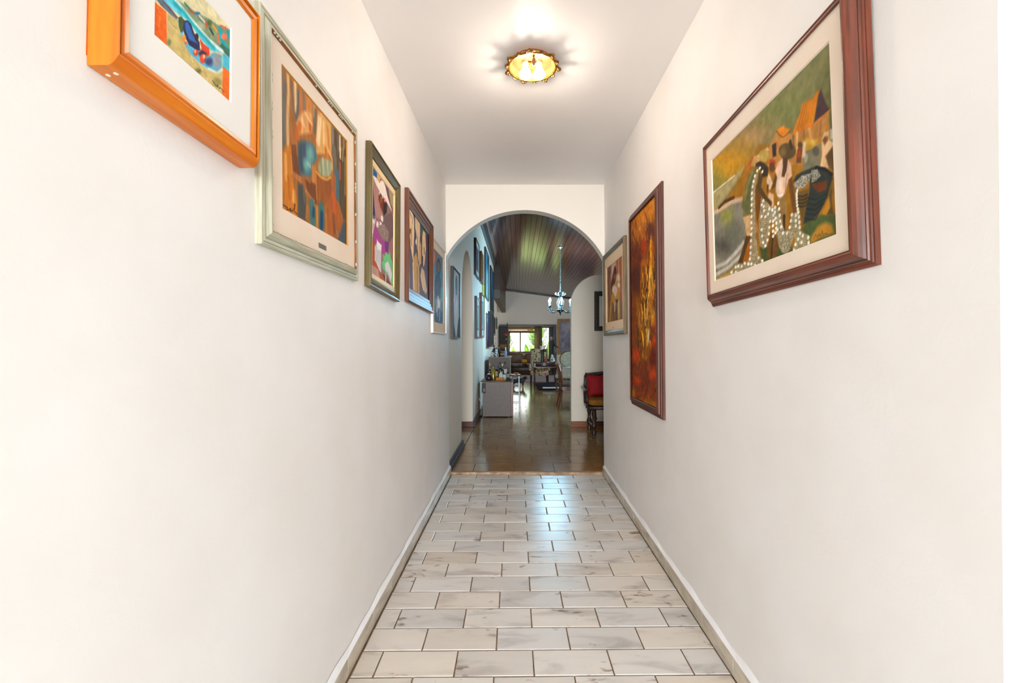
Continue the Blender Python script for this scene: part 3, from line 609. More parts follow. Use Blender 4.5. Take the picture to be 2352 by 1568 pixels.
  ('l',(190,160,130),[74,952,188,911,169,866],18.6,2),
  ('p',(226,198,158),[287,1002,524,990,530,751,439,364,348,540,349,781,267,879],3),
  ('l',(60,56,62),[267,975,267,815,332,636,423,435,473,373],24.6,2),
  ('p',(235,225,210),[373,687,371,671,364,657,353,645,340,638,328,637,317,642,310,652,307,666,310,681,317,695,328,707,340,714,353,716,364,711,371,701],3),
  ('l',(70,60,60),[391,757,410,508],15.2,2),
  ('p',(202,158,92),[213,429,348,540,473,373,512,-17,268,-30],3),
  ('l',(150,105,60),[389,352,407,15],19.7,2),
  ('l',(130,126,112),[495,378,522,33],36.5,2),
  ('p',(76,86,78),[524,1004,1086,1038,1022,823,762,953,568,830],3),
  ('p',(80,60,70),[522,801,662,876,630,410,518,434],3),
  ('p',(232,198,152),[688,955,813,957,843,739,761,482,677,415,634,623,638,840],3),
  ('l',(60,50,55),[736,707,755,644],20.9,2),
  ('l',(60,50,55),[666,552,664,445],28.4,2),
  ('p',(210,165,110),[477,760,589,716,585,451,473,385],3),
  ('p',(216,182,142),[607,405,748,385,901,134,848,65,648,104,537,261],3),
  ('p',(82,56,62),[864,931,1086,1038,1043,-22,901,134],3),
  ('l',(60,55,60),[517,358,537,185,647,91],21.2,2),
  ('p',(110,80,75),[514,131,838,57,988,-56,512,-17],3),
  ('n',0.08,30,14,5),
 ],
 'blue_musician': [
  ('p',(112,120,126),[-367,1337,1889,1815,1694,-112,-337,-147],0),
  ('p',(216,126,80),[188,892,179,860,153,831,116,809,72,797,30,798,-6,809,-30,831,-39,859,-31,890,-7,919,30,941,73,954,117,954,154,943,179,921],6),
  ('l',(82,122,152),[44,712,381,658,973,739],73.9,2),
  ('p',(58,54,60),[742,826,722,772,668,722,591,684,503,665,417,665,346,685,300,721,284,768,301,820,350,869,423,908,511,931,600,933,676,914,726,877],3),
  ('p',(120,90,78),[634,813,623,782,594,753,553,731,505,720,457,720,418,732,392,753,384,781,394,811,421,840,461,862,509,874,557,875,598,863,625,841],6),
  ('p',(58,64,86),[785,548,753,465,671,392,555,339,423,314,296,320,191,354,123,411,99,483,124,560,194,632,302,687,433,718,567,718,683,686,760,626],10),
  ('p',(90,70,75),[448,502,438,471,411,442,372,422,327,412,282,414,245,428,220,451,212,481,221,512,246,540,284,561,330,571,375,570,414,556,439,533],6),
  ('p',(195,165,152),[555,350,545,329,518,310,478,296,432,289,387,290,349,298,324,314,315,333,325,353,350,372,389,387,435,395,481,394,520,386,546,370],5),
  ('p',(102,162,162),[979,452,966,403,935,359,890,329,839,316,789,322,749,346,723,384,715,431,727,479,756,522,800,554,851,568,902,563,945,539,972,500],8),
  ('p',(90,112,90),[200,299,191,240,166,189,130,154,88,141,46,150,12,180,-12,227,-20,283,-12,341,12,392,47,428,89,444,132,436,168,405,192,357],10),
  ('p',(225,220,215),[635,289,623,258,591,230,544,210,490,201,436,204,392,218,363,241,353,271,364,301,395,329,440,349,494,359,549,357,595,343,626,319],6),
  ('p',(60,76,104),[949,117,910,69,805,26,654,-5,483,-19,320,-15,187,5,100,37,70,78,100,122,188,163,324,195,490,214,662,215,813,197,915,163],14),
  ('l',(130,170,180),[229,301,369,117],35.7,2),
  ('l',(150,180,190),[679,333,566,61],32.6,2),
  ('p',(215,170,170),[400,196,394,176,377,158,351,146,321,140,292,143,268,152,251,168,246,187,252,207,269,224,294,237,323,243,353,241,378,231,395,215],4),
  ('n',0.14,20,24,6),
 ],
 'fire_abstract': [
  ('p',(128,66,26),[-143,1247,1472,982,1426,-34,-246,-151],0),
  ('p',(196,120,32),[1033,894,1003,874,916,864,782,866,615,881,437,907,277,942,165,980,126,1013,169,1036,283,1044,445,1036,623,1016,789,987,921,954,1005,922],50),
  ('p',(205,130,30),[1036,943,1024,928,992,919,944,916,886,921,828,932,777,948,743,967,732,985,745,1000,781,1010,832,1011,891,1006,948,994,995,978,1026,960],30),
  ('p',(175,100,30),[499,887,480,869,427,857,346,853,249,860,148,875,61,897,2,922,-18,947,5,967,67,979,156,980,256,972,353,955,432,934,483,910],40),
  ('p',(82,42,32),[436,644,419,612,375,586,309,571,230,569,149,580,80,604,34,636,19,673,39,707,89,733,160,747,241,747,319,733,383,709,423,678],40),
  ('p',(95,50,36),[932,830,919,809,885,794,835,787,775,789,713,800,661,818,626,842,614,866,628,888,666,903,720,909,781,905,841,893,890,875,921,853],30),
  ('p',(110,52,30),[492,772,473,750,419,734,338,727,240,731,140,744,52,766,-7,793,-27,821,-4,844,58,860,148,865,249,860,346,844,425,822,476,797],40),
  ('p',(176,62,20),[655,794,647,777,627,765,597,758,562,758,526,764,497,777,477,794,471,813,479,830,501,842,532,849,567,849,602,841,631,828,649,812],25),
  ('p',(196,84,20),[598,701,592,690,574,681,547,677,516,677,484,682,458,691,440,702,434,715,442,726,461,734,488,739,520,738,551,733,576,724,593,713],20),
  ('p',(168,100,24),[819,835,902,754,995,640,1003,513,832,413,531,445,397,607,459,713,663,741],20),
  ('p',(150,92,24),[231,585,531,445,750,364,714,208,575,214,403,307,222,455],22),
  ('l',(240,178,40),[814,795,812,705,769,617],19.8,2),
  ('l',(120,64,14),[512,638,488,567,465,496],16.0,2),
  ('l',(190,104,18),[864,768,865,711,816,658],11.1,2),
  ('l',(240,178,40),[813,824,796,779,827,728],12.0,2),
  ('l',(120,64,14),[926,709,930,611,879,516],11.0,2),
  ('l',(190,104,18),[966,663,948,617,916,572],10.8,2),
  ('l',(250,205,100),[647,680,633,631,609,584],10.9,2),
  ('l',(206,128,18),[849,795,854,722,790,654],9.9,2),
  ('l',(190,104,18),[871,737,865,690,815,646],13.6,2),
  ('l',(120,64,14),[509,637,488,532,505,425],12.3,2),
  ('l',(78,44,18),[732,747,708,651,723,552],19.8,2),
  ('l',(226,150,24),[892,715,884,667,861,620],11.6,2),
  ('l',(226,150,24),[564,636,546,547,509,458],14.7,2),
  ('l',(100,56,16),[526,637,499,549,538,457],12.8,2),
  ('l',(250,205,100),[769,779,759,719,740,660],20.0,2),
  ('l',(100,56,16),[512,597,492,546,527,492],15.3,2),
  ('l',(190,104,18),[786,804,773,709,732,614],10.8,2),
  ('l',(206,128,18),[914,721,904,652,891,582],20.7,2),
  ('l',(190,104,18),[863,765,842,704,864,640],20.3,2),
  ('l',(250,205,100),[769,790,758,691,743,593],11.8,2),
  ('l',(250,205,100),[776,779,773,729,774,677],18.2,2),
  ('l',(100,56,16),[679,699,686,634,672,570],13.3,2),
  ('l',(240,178,40),[963,669,963,613,930,560],14.3,2),
  ('l',(250,205,100),[633,685,627,608,625,531],14.7,2),
  ('l',(100,56,16),[907,726,911,634,883,544],20.6,2),
  ('l',(100,56,16),[768,790,743,698,754,603],13.2,2),
  ('l',(190,104,18),[708,724,698,624,708,523],13.7,2),
  ('l',(100,56,16),[629,647,609,588,625,527],18.5,2),
  ('l',(120,64,14),[580,625,582,519,518,415],12.5,2),
  ('l',(190,104,18),[967,657,955,583,952,508],14.2,2),
  ('l',(240,178,40),[798,809,802,711,798,615],13.7,2),
  ('l',(240,178,40),[923,692,908,618,885,543],15.5,2),
  ('l',(250,205,100),[757,743,745,680,757,615],20.0,2),
  ('l',(190,104,18),[824,811,830,756,836,700],16.2,2),
  ('l',(240,178,40),[807,810,791,715,811,617],14.2,2),
  ('l',(190,104,18),[772,785,777,689,745,595],14.9,2),
  ('l',(206,128,18),[740,743,723,675,752,604],17.3,2),
  ('l',(78,44,18),[750,764,734,700,724,635],15.9,2),
  ('l',(78,44,18),[548,610,525,536,513,461],11.0,2),
  ('l',(100,56,16),[741,751,724,691,700,631],19.7,2),
  ('l',(100,56,16),[565,600,568,534,570,467],17.4,2),
  ('l',(78,44,18),[937,712,924,661,902,609],15.2,2),
  ('l',(206,128,18),[767,775,750,708,740,641],10.0,2),
  ('l',(240,178,40),[944,660,944,585,927,510],13.9,2),
  ('l',(190,104,18),[843,760,839,678,834,596],15.1,2),
  ('l',(78,44,18),[937,688,934,602,908,517],18.8,2),
  ('l',(206,128,18),[680,645,722,612,794,591,879,590,962,610,993,643],10.6,2),
  ('l',(206,128,18),[705,573,749,541,824,521,911,521,997,542,1027,575],12.8,2),
  ('l',(78,44,18),[467,615,507,581,575,561,655,561,734,583,769,618],18.1,2),
  ('l',(190,104,18),[642,560,656,529,681,512,713,515,745,540,779,575],19.2,2),
  ('l',(226,150,24),[650,524,665,493,692,476,725,479,758,504,792,539],11.8,2),
  ('l',(206,128,18),[723,581,759,549,819,530,891,530,962,552,993,585],18.0,2),
  ('l',(206,128,18),[579,579,599,547,634,529,676,531,719,556,754,591],13.9,2),
  ('l',(226,150,24),[637,670,652,639,678,620,711,623,744,647,778,681],16.1,2),
  ('l',(226,150,24),[533,574,567,542,624,522,692,524,760,547,794,581],17.0,2),
  ('l',(250,205,100),[489,553,518,521,568,502,629,504,689,528,724,563],16.9,2),
  ('l',(240,178,40),[557,618,593,585,655,565,728,565,800,588,833,622],11.0,2),
  ('l',(78,44,18),[637,578,642,525,598,466],18.9,2),
  ('l',(78,44,18),[621,582,614,530,601,469],18.2,2),
  ('l',(100,56,16),[885,504,874,454,854,397],15.4,2),
  ('l',(240,178,40),[822,665,808,615,784,558],8.8,2),
  ('l',(100,56,16),[604,514,589,461,559,401],19.9,2),
  ('l',(206,128,18),[764,608,763,557,735,499],18.4,2),
  ('l',(100,56,16),[867,662,854,612,831,556],16.4,2),
  ('l',(250,205,100),[672,646,683,593,643,535],18.8,2),
  ('l',(250,205,100),[678,543,694,490,628,432],15.5,2),
  ('l',(120,64,14),[909,572,907,522,847,467],15.2,2),
  ('l',(240,178,40),[504,665,527,609,464,551],14.6,2),
  ('l',(78,44,18),[666,606,674,553,617,495],18.4,2),
  ('l',(206,128,18),[729,670,713,619,705,560],15.5,2),
  ('l',(78,44,18),[918,581,933,530,889,475],8.5,2),
  ('l',(240,178,40),[830,675,843,623,778,569],11.4,2),
  ('l',(100,56,16),[520,703,543,647,449,591],14.3,2),
  ('l',(120,64,14),[826,623,814,573,767,517],15.7,2),
  ('l',(226,150,24),[499,659,521,604,462,545],16.2,2),
  ('l',(250,205,100),[833,644,845,593,801,537],10.7,2),
  ('l',(120,64,14),[573,652,582,598,521,540],19.7,2),
  ('l',(240,178,40),[971,669,981,619,914,567],11.8,2),
  ('l',(250,205,100),[495,528,508,473,430,413],20.3,2),
  ('l',(100,56,16),[891,658,883,609,827,555],8.1,2),
  ('l',(78,44,18),[696,680,696,628,658,571],17.6,2),
  ('l',(120,64,14),[915,485,918,435,869,379],9.3,2),
  ('l',(250,205,100),[762,670,747,620,744,561],16.8,2),
  ('l',(120,64,14),[574,687,574,634,518,576],16.0,2),
  ('l',(206,128,18),[700,532,720,479,644,422],16.3,2),
  ('l',(120,64,14),[712,520,699,468,666,409],14.4,2),
  ('l',(190,104,18),[879,625,866,575,815,520],10.9,2),
  ('l',(190,104,18),[377,554,411,513,376,451],21.4,2),
  ('l',(78,44,18),[368,387,411,347,344,271],20.5,2),
  ('l',(240,178,40),[444,368,477,328,495,262],20.2,2),
  ('l',(240,178,40),[478,355,513,315,476,239],18.1,2),
  ('l',(226,150,24),[456,538,470,498,479,444],13.9,2),
  ('l',(96,60,24),[242,434,257,393,320,312],11.9,2),
  ('l',(120,66,22),[484,502,512,463,468,416],10.7,2),
  ('l',(120,66,22),[441,530,477,489,421,427],19.4,2),
  ('l',(100,56,16),[322,386,349,346,340,290],19.7,2),
  ('l',(120,66,22),[490,510,515,470,540,388],15.0,2),
  ('l',(120,66,22),[526,314,540,275,585,205],10.4,2),
  ('l',(120,66,22),[356,578,392,536,365,475],13.6,2),
  ('l',(78,44,18),[338,356,362,315,392,264],17.3,2),
  ('l',(240,178,40),[436,507,460,467,420,390],17.3,2),
  ('l',(206,128,18),[518,559,553,519,517,439],14.4,2),
  ('l',(100,56,16),[672,367,709,330,705,256],16.4,2),
  ('l',(96,60,24),[454,570,486,529,512,488],17.0,2),
  ('l',(96,60,24),[612,406,637,368,655,312],13.8,2),
  ('l',(96,60,24),[767,351,793,314,817,261],15.7,2),
  ('l',(96,60,24),[565,389,584,351,538,277],12.3,2),
  ('l',(190,104,18),[571,341,612,303,570,232],13.2,2),
  ('l',(78,44,18),[261,376,298,335,325,259],21.6,2),
  ('l',(96,60,24),[582,511,595,472,587,399],11.1,2),
  ('l',(190,104,18),[465,314,501,275,493,227],14.5,2),
  ('l',(250,205,100),[616,480,648,441,643,371],11.0,2),
  ('l',(120,64,14),[438,337,477,297,495,255],13.8,2),
  ('l',(190,104,18),[762,536,777,498,741,438],16.7,2),
  ('l',(190,104,18),[688,336,711,298,712,220],13.8,2),
  ('l',(120,66,22),[407,500,429,459,424,413],20.4,2),
  ('l',(120,66,22),[398,426,415,386,432,316],12.9,2),
  ('l',(240,178,40),[616,375,630,337,642,296],19.6,2),
  ('l',(190,104,18),[337,452,356,411,383,331],21.4,2),
  ('l',(120,64,14),[509,543,523,503,516,448],17.5,2),
  ('l',(100,56,16),[656,414,692,376,707,306],17.0,2),
  ('l',(226,150,24),[735,315,770,278,728,227],13.0,2),
  ('l',(226,150,24),[320,337,365,297,343,256],13.8,2),
  ('l',(206,128,18),[764,314,788,277,828,199],15.9,2),
  ('l',(78,44,18),[261,374,303,333,343,256],11.5,2),
  ('l',(206,128,18),[343,485,372,444,389,367],14.3,2),
  ('l',(250,205,100),[561,489,572,451,577,402],19.9,2),
  ('l',(226,150,24),[777,487,816,448,803,393],10.7,2),
  ('l',(120,64,14),[325,350,349,309,386,269],12.2,2),
  ('l',(240,178,40),[662,468,690,430,728,353],10.0,2),
  ('l',(120,64,14),[261,315,289,275,285,230],22.5,2),
  ('l',(96,44,28),[288,12,377,34],27.8,6),
  ('l',(96,44,28),[405,64,492,112],32.8,6),
  ('l',(150,84,28),[658,113,736,131],16.6,6),
  ('l',(96,44,28),[756,167,831,194],29.6,6),
  ('l',(190,74,26),[940,90,1011,128],16.5,6),
  ('l',(190,74,26),[430,14,516,47],21.3,6),
  ('l',(190,74,26),[288,142,378,180],18.4,6),
  ('l',(160,60,22),[751,82,826,111],16.6,6),
  ('l',(110,48,28),[857,56,929,95],24.5,6),
  ('l',(96,44,28),[509,186,592,210],19.3,6),
  ('l',(160,60,22),[875,44,947,85],15.0,6),
  ('l',(190,74,26),[98,230,194,255],26.3,6),
  ('l',(150,84,28),[304,28,393,52],20.0,6),
  ('l',(190,74,26),[646,174,725,207],30.7,6),
  ('l',(150,84,28),[452,42,536,61],19.8,6),
  ('l',(110,48,28),[12,159,112,201],30.0,6),
  ('l',(96,44,28),[-1,50,100,95],25.1,6),
  ('l',(150,84,28),[255,185,346,224],23.1,6),
  ('l',(150,84,28),[847,81,920,111],19.3,6),
  ('l',(190,74,26),[648,37,726,63],25.3,6),
  ('l',(96,44,28),[588,117,668,144],32.8,6),
  ('l',(160,60,22),[171,13,264,35],31.6,6),
  ('l',(160,60,22),[224,100,316,128],36.2,6),
  ('l',(110,48,28),[555,56,636,77],24.3,6),
  ('l',(150,84,28),[-2,108,97,129],29.6,6),
  ('l',(110,48,28),[96,172,193,202],27.1,6),
  ('l',(110,48,28),[793,150,867,174],26.5,6),
  ('l',(96,44,28),[803,116,878,156],17.7,6),
  ('l',(96,44,28),[695,121,772,163],30.3,6),
  ('l',(190,74,26),[598,125,678,142],25.6,6),
  ('l',(120,66,30),[94,892,171,837],26.5,5),
  ('l',(120,66,30),[79,943,158,889],27.4,5),
  ('l',(200,126,34),[629,947,693,894],22.2,5),
  ('l',(120,66,30),[613,967,678,921],17.1,5),
  ('l',(186,112,28),[564,879,630,826],15.0,5),
  ('l',(200,126,34),[311,949,384,906],27.5,5),
  ('l',(120,66,30),[666,914,729,878],14.8,5),
  ('l',(160,92,30),[311,872,384,835],21.4,5),
  ('l',(120,66,30),[930,891,987,845],18.7,5),
  ('l',(120,66,30),[232,971,306,922],17.6,5),
  ('l',(200,126,34),[888,924,946,887],13.5,5),
  ('l',(160,92,30),[525,914,592,863],21.1,5),
  ('l',(186,112,28),[457,888,526,853],18.0,5),
  ('l',(186,112,28),[311,942,383,887],21.8,5),
  ('l',(200,126,34),[138,892,215,856],20.8,5),
  ('l',(160,92,30),[642,876,705,818],13.6,5),
  ('l',(186,112,28),[426,906,495,848],15.5,5),
  ('l',(186,112,28),[848,929,907,888],20.5,5),
  ('l',(186,112,28),[839,956,899,925],12.8,5),
  ('l',(120,66,30),[147,901,224,855],17.1,5),
  ('l',(186,112,28),[282,983,355,928],24.4,5),
  ('l',(200,126,34),[372,940,443,904],21.0,5),
  ('l',(200,126,34),[759,953,819,895],13.4,5),
  ('l',(186,112,28),[568,924,634,880],17.4,5),
  ('p',(250,230,180),[717,342,713,328,705,316,694,308,682,305,669,308,659,316,652,328,650,343,654,357,662,369,673,377,686,380,698,377,708,368,715,356],12),
  ('p',(206,66,22),[1016,394,1010,383,995,374,973,369,946,367,920,370,897,377,882,386,878,397,884,408,899,417,923,423,949,424,976,421,997,414,1012,405],20),
  ('p',(210,70,24),[963,307,956,296,938,287,912,281,881,278,850,281,823,287,806,297,800,308,807,319,826,328,853,334,884,336,915,333,941,327,957,318],18),
  ('p',(200,140,40),[930,432,924,415,908,402,884,393,857,391,829,395,806,405,791,419,786,436,793,453,810,467,834,475,862,477,889,473,911,463,925,448],20),
  ('p',(110,40,24),[998,233,986,211,953,192,903,179,845,173,785,176,734,188,699,207,688,230,702,253,738,272,791,285,851,289,909,285,957,272,988,254],40),
  ('p',(190,64,24),[349,243,338,228,307,214,260,205,205,201,149,204,102,212,70,225,59,241,72,258,106,271,155,280,211,283,265,280,310,271,340,258],25),
  ('p',(120,52,32),[893,124,861,98,769,73,626,52,447,39,256,36,83,45,-37,66,-79,94,-33,125,91,152,264,172,455,181,633,179,774,167,863,148],50),
  ('p',(186,70,24),[975,162,964,150,936,140,893,133,842,129,790,130,746,135,716,144,706,155,717,167,748,177,793,184,845,188,896,186,938,181,965,172],25),
  ('p',(180,66,24),[427,109,414,101,379,93,326,87,263,83,198,83,142,85,104,91,91,99,105,108,144,116,200,122,265,126,329,126,381,123,415,117],22),
  ('p',(176,112,28),[1034,16,1001,6,904,-6,752,-20,560,-33,353,-43,165,-49,31,-48,-16,-41,33,-29,167,-13,356,1,563,14,754,21,906,24,1002,22],25),
  ('p',(180,110,28),[153,10,144,-10,123,-27,91,-40,54,-46,16,-44,-15,-34,-36,-19,-42,1,-33,21,-10,38,23,51,61,56,97,54,127,44,147,29],25),
  ('n',0.3,30,60,7),
 ],
 'bather': [
  ('p',(176,128,100),[-241,1592,1466,1131,1557,-376,-430,-352],0),
  ('p',(206,184,164),[350,989,649,1006,788,779,858,419,715,329,331,489,263,813],25),
  ('l',(190,130,90),[92,1107,91,753,47,36],64.8,10),
  ('l',(120,75,55),[194,1085,146,744,160,28],58.5,10),
  ('l',(150,100,75),[294,1063,271,723,269,21],46.2,10),
  ('l',(190,90,60),[702,975,728,647,712,-8],53.8,10),
  ('l',(205,150,110),[788,957,774,640,805,-14],44.2,10),
  ('l',(150,95,40),[855,942,870,624,878,-19],47.2,10),
  ('l',(200,120,75),[921,928,914,616,949,-24],38.1,10),
  ('l',(150,80,55),[979,916,978,606,1012,-28],29.1,10),
  ('l',(120,85,80),[308,912,182,849,101,908],26.1,5),
  ('l',(130,90,80),[631,991,610,813],18.4,5),
  ('l',(100,50,42),[555,792,497,728,375,596],124.6,8),
  ('p',(150,90,65),[642,724,635,705,616,692,587,685,552,687,518,697,489,713,469,734,463,756,470,775,491,788,520,794,555,792,589,782,617,765,636,745],8),
  ('p',(238,210,186),[701,493,688,458,651,432,595,418,527,419,459,435,400,465,362,503,349,544,364,580,405,606,464,619,532,615,598,598,653,568,689,532],14),
  ('p',(224,204,182),[840,669,832,645,809,627,775,618,735,619,694,631,659,652,635,678,627,706,636,731,660,749,695,757,735,755,776,742,809,722,832,696],12),
  ('p',(196,164,70),[784,588,775,571,749,558,709,554,662,557,614,568,573,585,545,606,536,628,546,646,574,658,615,662,663,658,710,646,749,629,775,609],10),
  ('p',(238,215,195),[854,555,848,540,830,529,802,524,770,526,737,534,709,547,690,564,684,581,691,596,710,607,738,611,770,609,802,601,829,588,847,571],8),
  ('p',(200,150,40),[519,375,510,333,487,298,453,277,412,273,372,286,339,315,317,355,310,400,320,443,345,477,380,497,420,500,459,486,491,458,512,419],10),
  ('p',(206,140,52),[848,378,839,348,815,325,777,312,733,311,688,322,650,345,624,375,615,407,625,438,651,461,689,473,734,473,778,461,814,438,839,409],10),
  ('l',(80,60,40),[385,310,442,188],30.5,5),
  ('p',(90,60,50),[759,313,752,302,735,293,709,289,677,290,646,296,619,306,601,319,595,332,602,344,620,353,647,357,678,356,709,349,735,339,752,327],8),
  ('p',(150,110,70),[107,280,996,265,1001,-27,21,-14],20),
  ('l',(110,80,60),[583,300,617,21],48.9,8),
  ('l',(205,170,110),[751,281,758,69],60.6,10),
  ('l',(190,140,70),[282,310,205,50],71.6,10),
  ('l',(120,90,60),[423,213,458,44],51.2,8),
  ('l',(225,205,190),[544,304,522,192],34.7,6),
  ('n',0.12,24,12,8),
 ],
}
# ================================================================== STRUCTURE: corridor
H = 2.725
XL = lambda z: -.655-.00734*z                                        # the corridor walls lean a little
XR = lambda z: .825-.00917*z
struct('wall_left', MB().prism([(XL(0),0),(XL(2.725),2.725),(XL(2.8),2.8),(-.9,2.8),(-.9,-.05),(XL(0),-.05)], 'y', -1.5, 4.45), plaster)
struct('wall_right', MB().prism([(XR(0),-.05),(XR(2.8),2.8),(1.0,2.8),(1.0,-.05)], 'y', .784, 4.46), plaster)
struct('wall_right_entrance', MB().prism([(.868,-.05),(.862,2.8),(1.0,2.8),(1.0,-.05)], 'y', -1.5, .95), mat('brilliant_white', (252,252,252), .5))
struct('ceiling_corridor', MB().box(-.9, 1.0, -1.5, 4.45, H, H+.12), plaster_ceiling)
# arch wall between corridor and dining room
def arch_front():
    m = MB(); cx, cz, R = .061, 1.655, .834; y0, y1, zt = 4.33, 4.45, 3.75; n = 48
    xs = [-.70+i*(1.56)/n for i in range(n+1)]
    def az(x):
        d = R*R-(x-cx)**2
        return cz+math.sqrt(d) if d > 0 else cz
    for i in range(n):
        a, b = xs[i], xs[i+1]; za, zb = az(a), az(b)
        m.add([(a,y0,za),(b,y0,zb),(b,y0,zt),(a,y0,zt)], [(0,1,2,3)]); m.add([(a,y1,za),(b,y1,zb),(b,y1,zt),(a,y1,zt)], [(3,2,1,0)])
        m.add([(a,y0,za),(a,y1,za),(b,y1,zb),(b,y0,zb)], [(0,1,2,3)])
    return m
struct('wall_arch', arch_front(), plaster_arch)
struct('floor_corridor', MB().box(-.9, 1.0, -1.5, 4.45, -.08, -.0035), grout)
floor_c = bpy.data.objects['floor_corridor']
_tm = {}
def tile_mesh(name, w, d, t, m, ch=.003):
    k = (name, round(w,3), round(d,3))
    if k not in _tm:
        b = MB(); x, y = w/2, d/2
        b.add([(-x,-y,-t),(x,-y,-t),(x,y,-t),(-x,y,-t),(-x,-y,-ch*.6),(x,-y,-ch*.6),(x,y,-ch*.6),(-x,y,-ch*.6),(-x+ch,-y+ch,0),(x-ch,-y+ch,0),(x-ch,y-ch,0),(-x+ch,y-ch,0)],
              [(0,1,5,4),(1,2,6,5),(2,3,7,6),(3,0,4,7),(4,5,9,8),(5,6,10,9),(6,7,11,10),(7,4,8,11),(8,9,10,11)])
        _tm[k] = b.mesh(name, m)
    return _tm[k]
rnd = random.Random(3)
SL = .012
for k in range(-1, 39):                                              # running bond of white marble tiles, rows 15 cm
    ya, yb = 4.30-.15*(k+1), 4.30-.15*k
    if k == -1: yb = 4.435
    off = .060 if k % 2 == 0 else .213
    x = off-.303*5
    while x < .82:
        a, b = max(x, -.632), min(x+.303, .806)
        if b-a > .03:
            g = .005; o = link('marble_tile', tile_mesh('marble_tile', b-a-g, yb-ya-g, .02, marble), floor_c, ((a+b)/2, (ya+yb)/2+SL*(a+b)/2-.002, rnd.uniform(-.0006, .0006)))
            o.rotation_euler = (rnd.uniform(-.0012, .0012), rnd.uniform(-.0012, .0012), SL+rnd.uniform(-.003, .003))
        x += .303
# marble skirting, one piece per 30 cm, with a bead of white caulk on top
for s, nm in ((-1, 'left'), (1, 'right')):
    X = XL(0) if s < 0 else XR(0); y_s = -1.5 if s < 0 else .784
    base = struct('baseboard_'+nm, MB().box(X-.001*s, X-.006*s, y_s, 4.44, 0, .068), grout)
    y = 4.44; i = 0
    while y > y_s+.05:
        y2 = max(y-.30, y_s); m = MB().box(X-.004*s, X-.019*s+rnd.uniform(-.0008,.0008), y2+.0012, y-.0012, .0005, .07+rnd.uniform(-.0008,.0008), bev=.0015)
        part('marble_tile', m, skirt_marble, base); y = y2
    cb = MB(); n = 90; pts = [y_s+(4.44-y_s)*i/n for i in range(n+1)]
    for i in range(n):
        a, b = pts[i], pts[i+1]; ra, rb = (.010+.005*math.sin(a*9)+.004*math.sin(a*23+1)), (.010+.005*math.sin(b*9)+.004*math.sin(b*23+1))
        cb.add([(X-.017*s,a,.0705),(X-.017*s,b,.0705),(X-.004*s,b,.072+rb),(X-.004*s,a,.072+ra)], [(0,1,2,3)])
        cb.add([(X-.001*s,a,.070),(X-.001*s,b,.070),(X-.001*s,b,.076+rb),(X-.001*s,a,.076+ra),(X-.004*s,b,.072+rb),(X-.004*s,a,.072+ra)], [(3,2,4,5)])
    struct('trim_1' if s < 0 else 'trim_2', cb, mat('white_caulk', (246,246,248), .6))
# stained step up to the brown floor
th = struct('trim_3', MB().box(-.655, .82, 4.437, 4.475, -.02, .019, bev=.003), mat('mortar_edge', (196,168,138), .7, (140,108,78), 14, (1,3,1)))
struct('floor_dining', MB().box(-2.3, 5.6, 4.47, 20.6, -.1, .0165), grout2)
floor_d = bpy.data.objects['floor_dining']
for r in range(24):                                                  # brown ceramic tiles 39.5 x 29.5 cm as far as they can be told apart
    ya = 4.475+.295*r; x = (-.435 if r % 2 == 0 else -.249)-.395
    while x < 2.2:
        a, b = max(x, -.64), min(x+.395, 2.35)
        if b-a > .04:
            o = link('ceramic_tile', tile_mesh('ceramic_tile', b-a-.004, .291, .01, ceramic, .002), floor_d, ((a+b)/2, ya+.1475, .02+rnd.uniform(-.0003,.0003)))
            o.rotation_euler = (rnd.uniform(-.0012,.0012), rnd.uniform(-.0012,.0012), 0)
        x += .395
fp = MB(); YE = 4.475+.295*24
for (a, b, c, d) in ((-2.3, 5.6, YE, 20.6), (2.35, 5.6, 4.47, YE), (-2.3, -.645, 4.47, YE)): fp.add([(a,c,.02),(b,c,.02),(b,d,.02),(a,d,.02)], [(0,1,2,3)])
part('tile_surface', fp, far_ceramic, floor_d)
# ================================================================== STRUCTURE: dining and living room
def left_far():                                                      # thick left wall with an arched opening
    m = MB(); xa, xb = -.668, -.845; y0, y1, ze = 4.45, 14.6, 3.6; o0, o1, sp, R = 5.50, 6.84, 1.80, .67; n = 28
    for X in (xa, xb):
        m.add([(X,y0,0),(X,o0,0),(X,o0,ze),(X,y0,ze)], [(0,1,2,3)]); m.add([(X,o1,0),(X,y1,0),(X,y1,ze),(X,o1,ze)], [(0,1,2,3)])
    yc = (o0+o1)/2
    A = [(yc-R*math.cos(PI*i/n), sp+R*math.sin(PI*i/n)) for i in range(n+1)]
    for i in range(n):
        (a, za), (b, zb) = A[i], A[i+1]
        for X in (xa, xb): m.add([(X,a,za),(X,b,zb),(X,b,ze),(X,a,ze)], [(0,1,2,3)])
        m.add([(xa,a,za),(xb,a,za),(xb,b,zb),(xa,b,zb)], [(0,1,2,3)])
    for Y in (o0, o1): m.add([(xa,Y,0),(xb,Y,0),(xb,Y,sp),(xa,Y,sp)], [(0,1,2,3)])
    m.add([(xa,y1,0),(xb,y1,0),(xb,y1,ze),(xa,y1,ze)], [(0,1,2,3)])
    return m
struct('wall_left_dining', left_far(), plaster_far)
struct('wall_side_room', MB().box(-2.3, -2.2, 4.4, 8.0, 0, 2.9).box(-2.3, -.9, 4.3, 4.45, 0, 2.9).box(-2.3, -.846, 7.9, 8.0, 0, 2.9).box(-2.3, -.846, 4.3, 8.0, 2.8, 2.9), plaster_far)
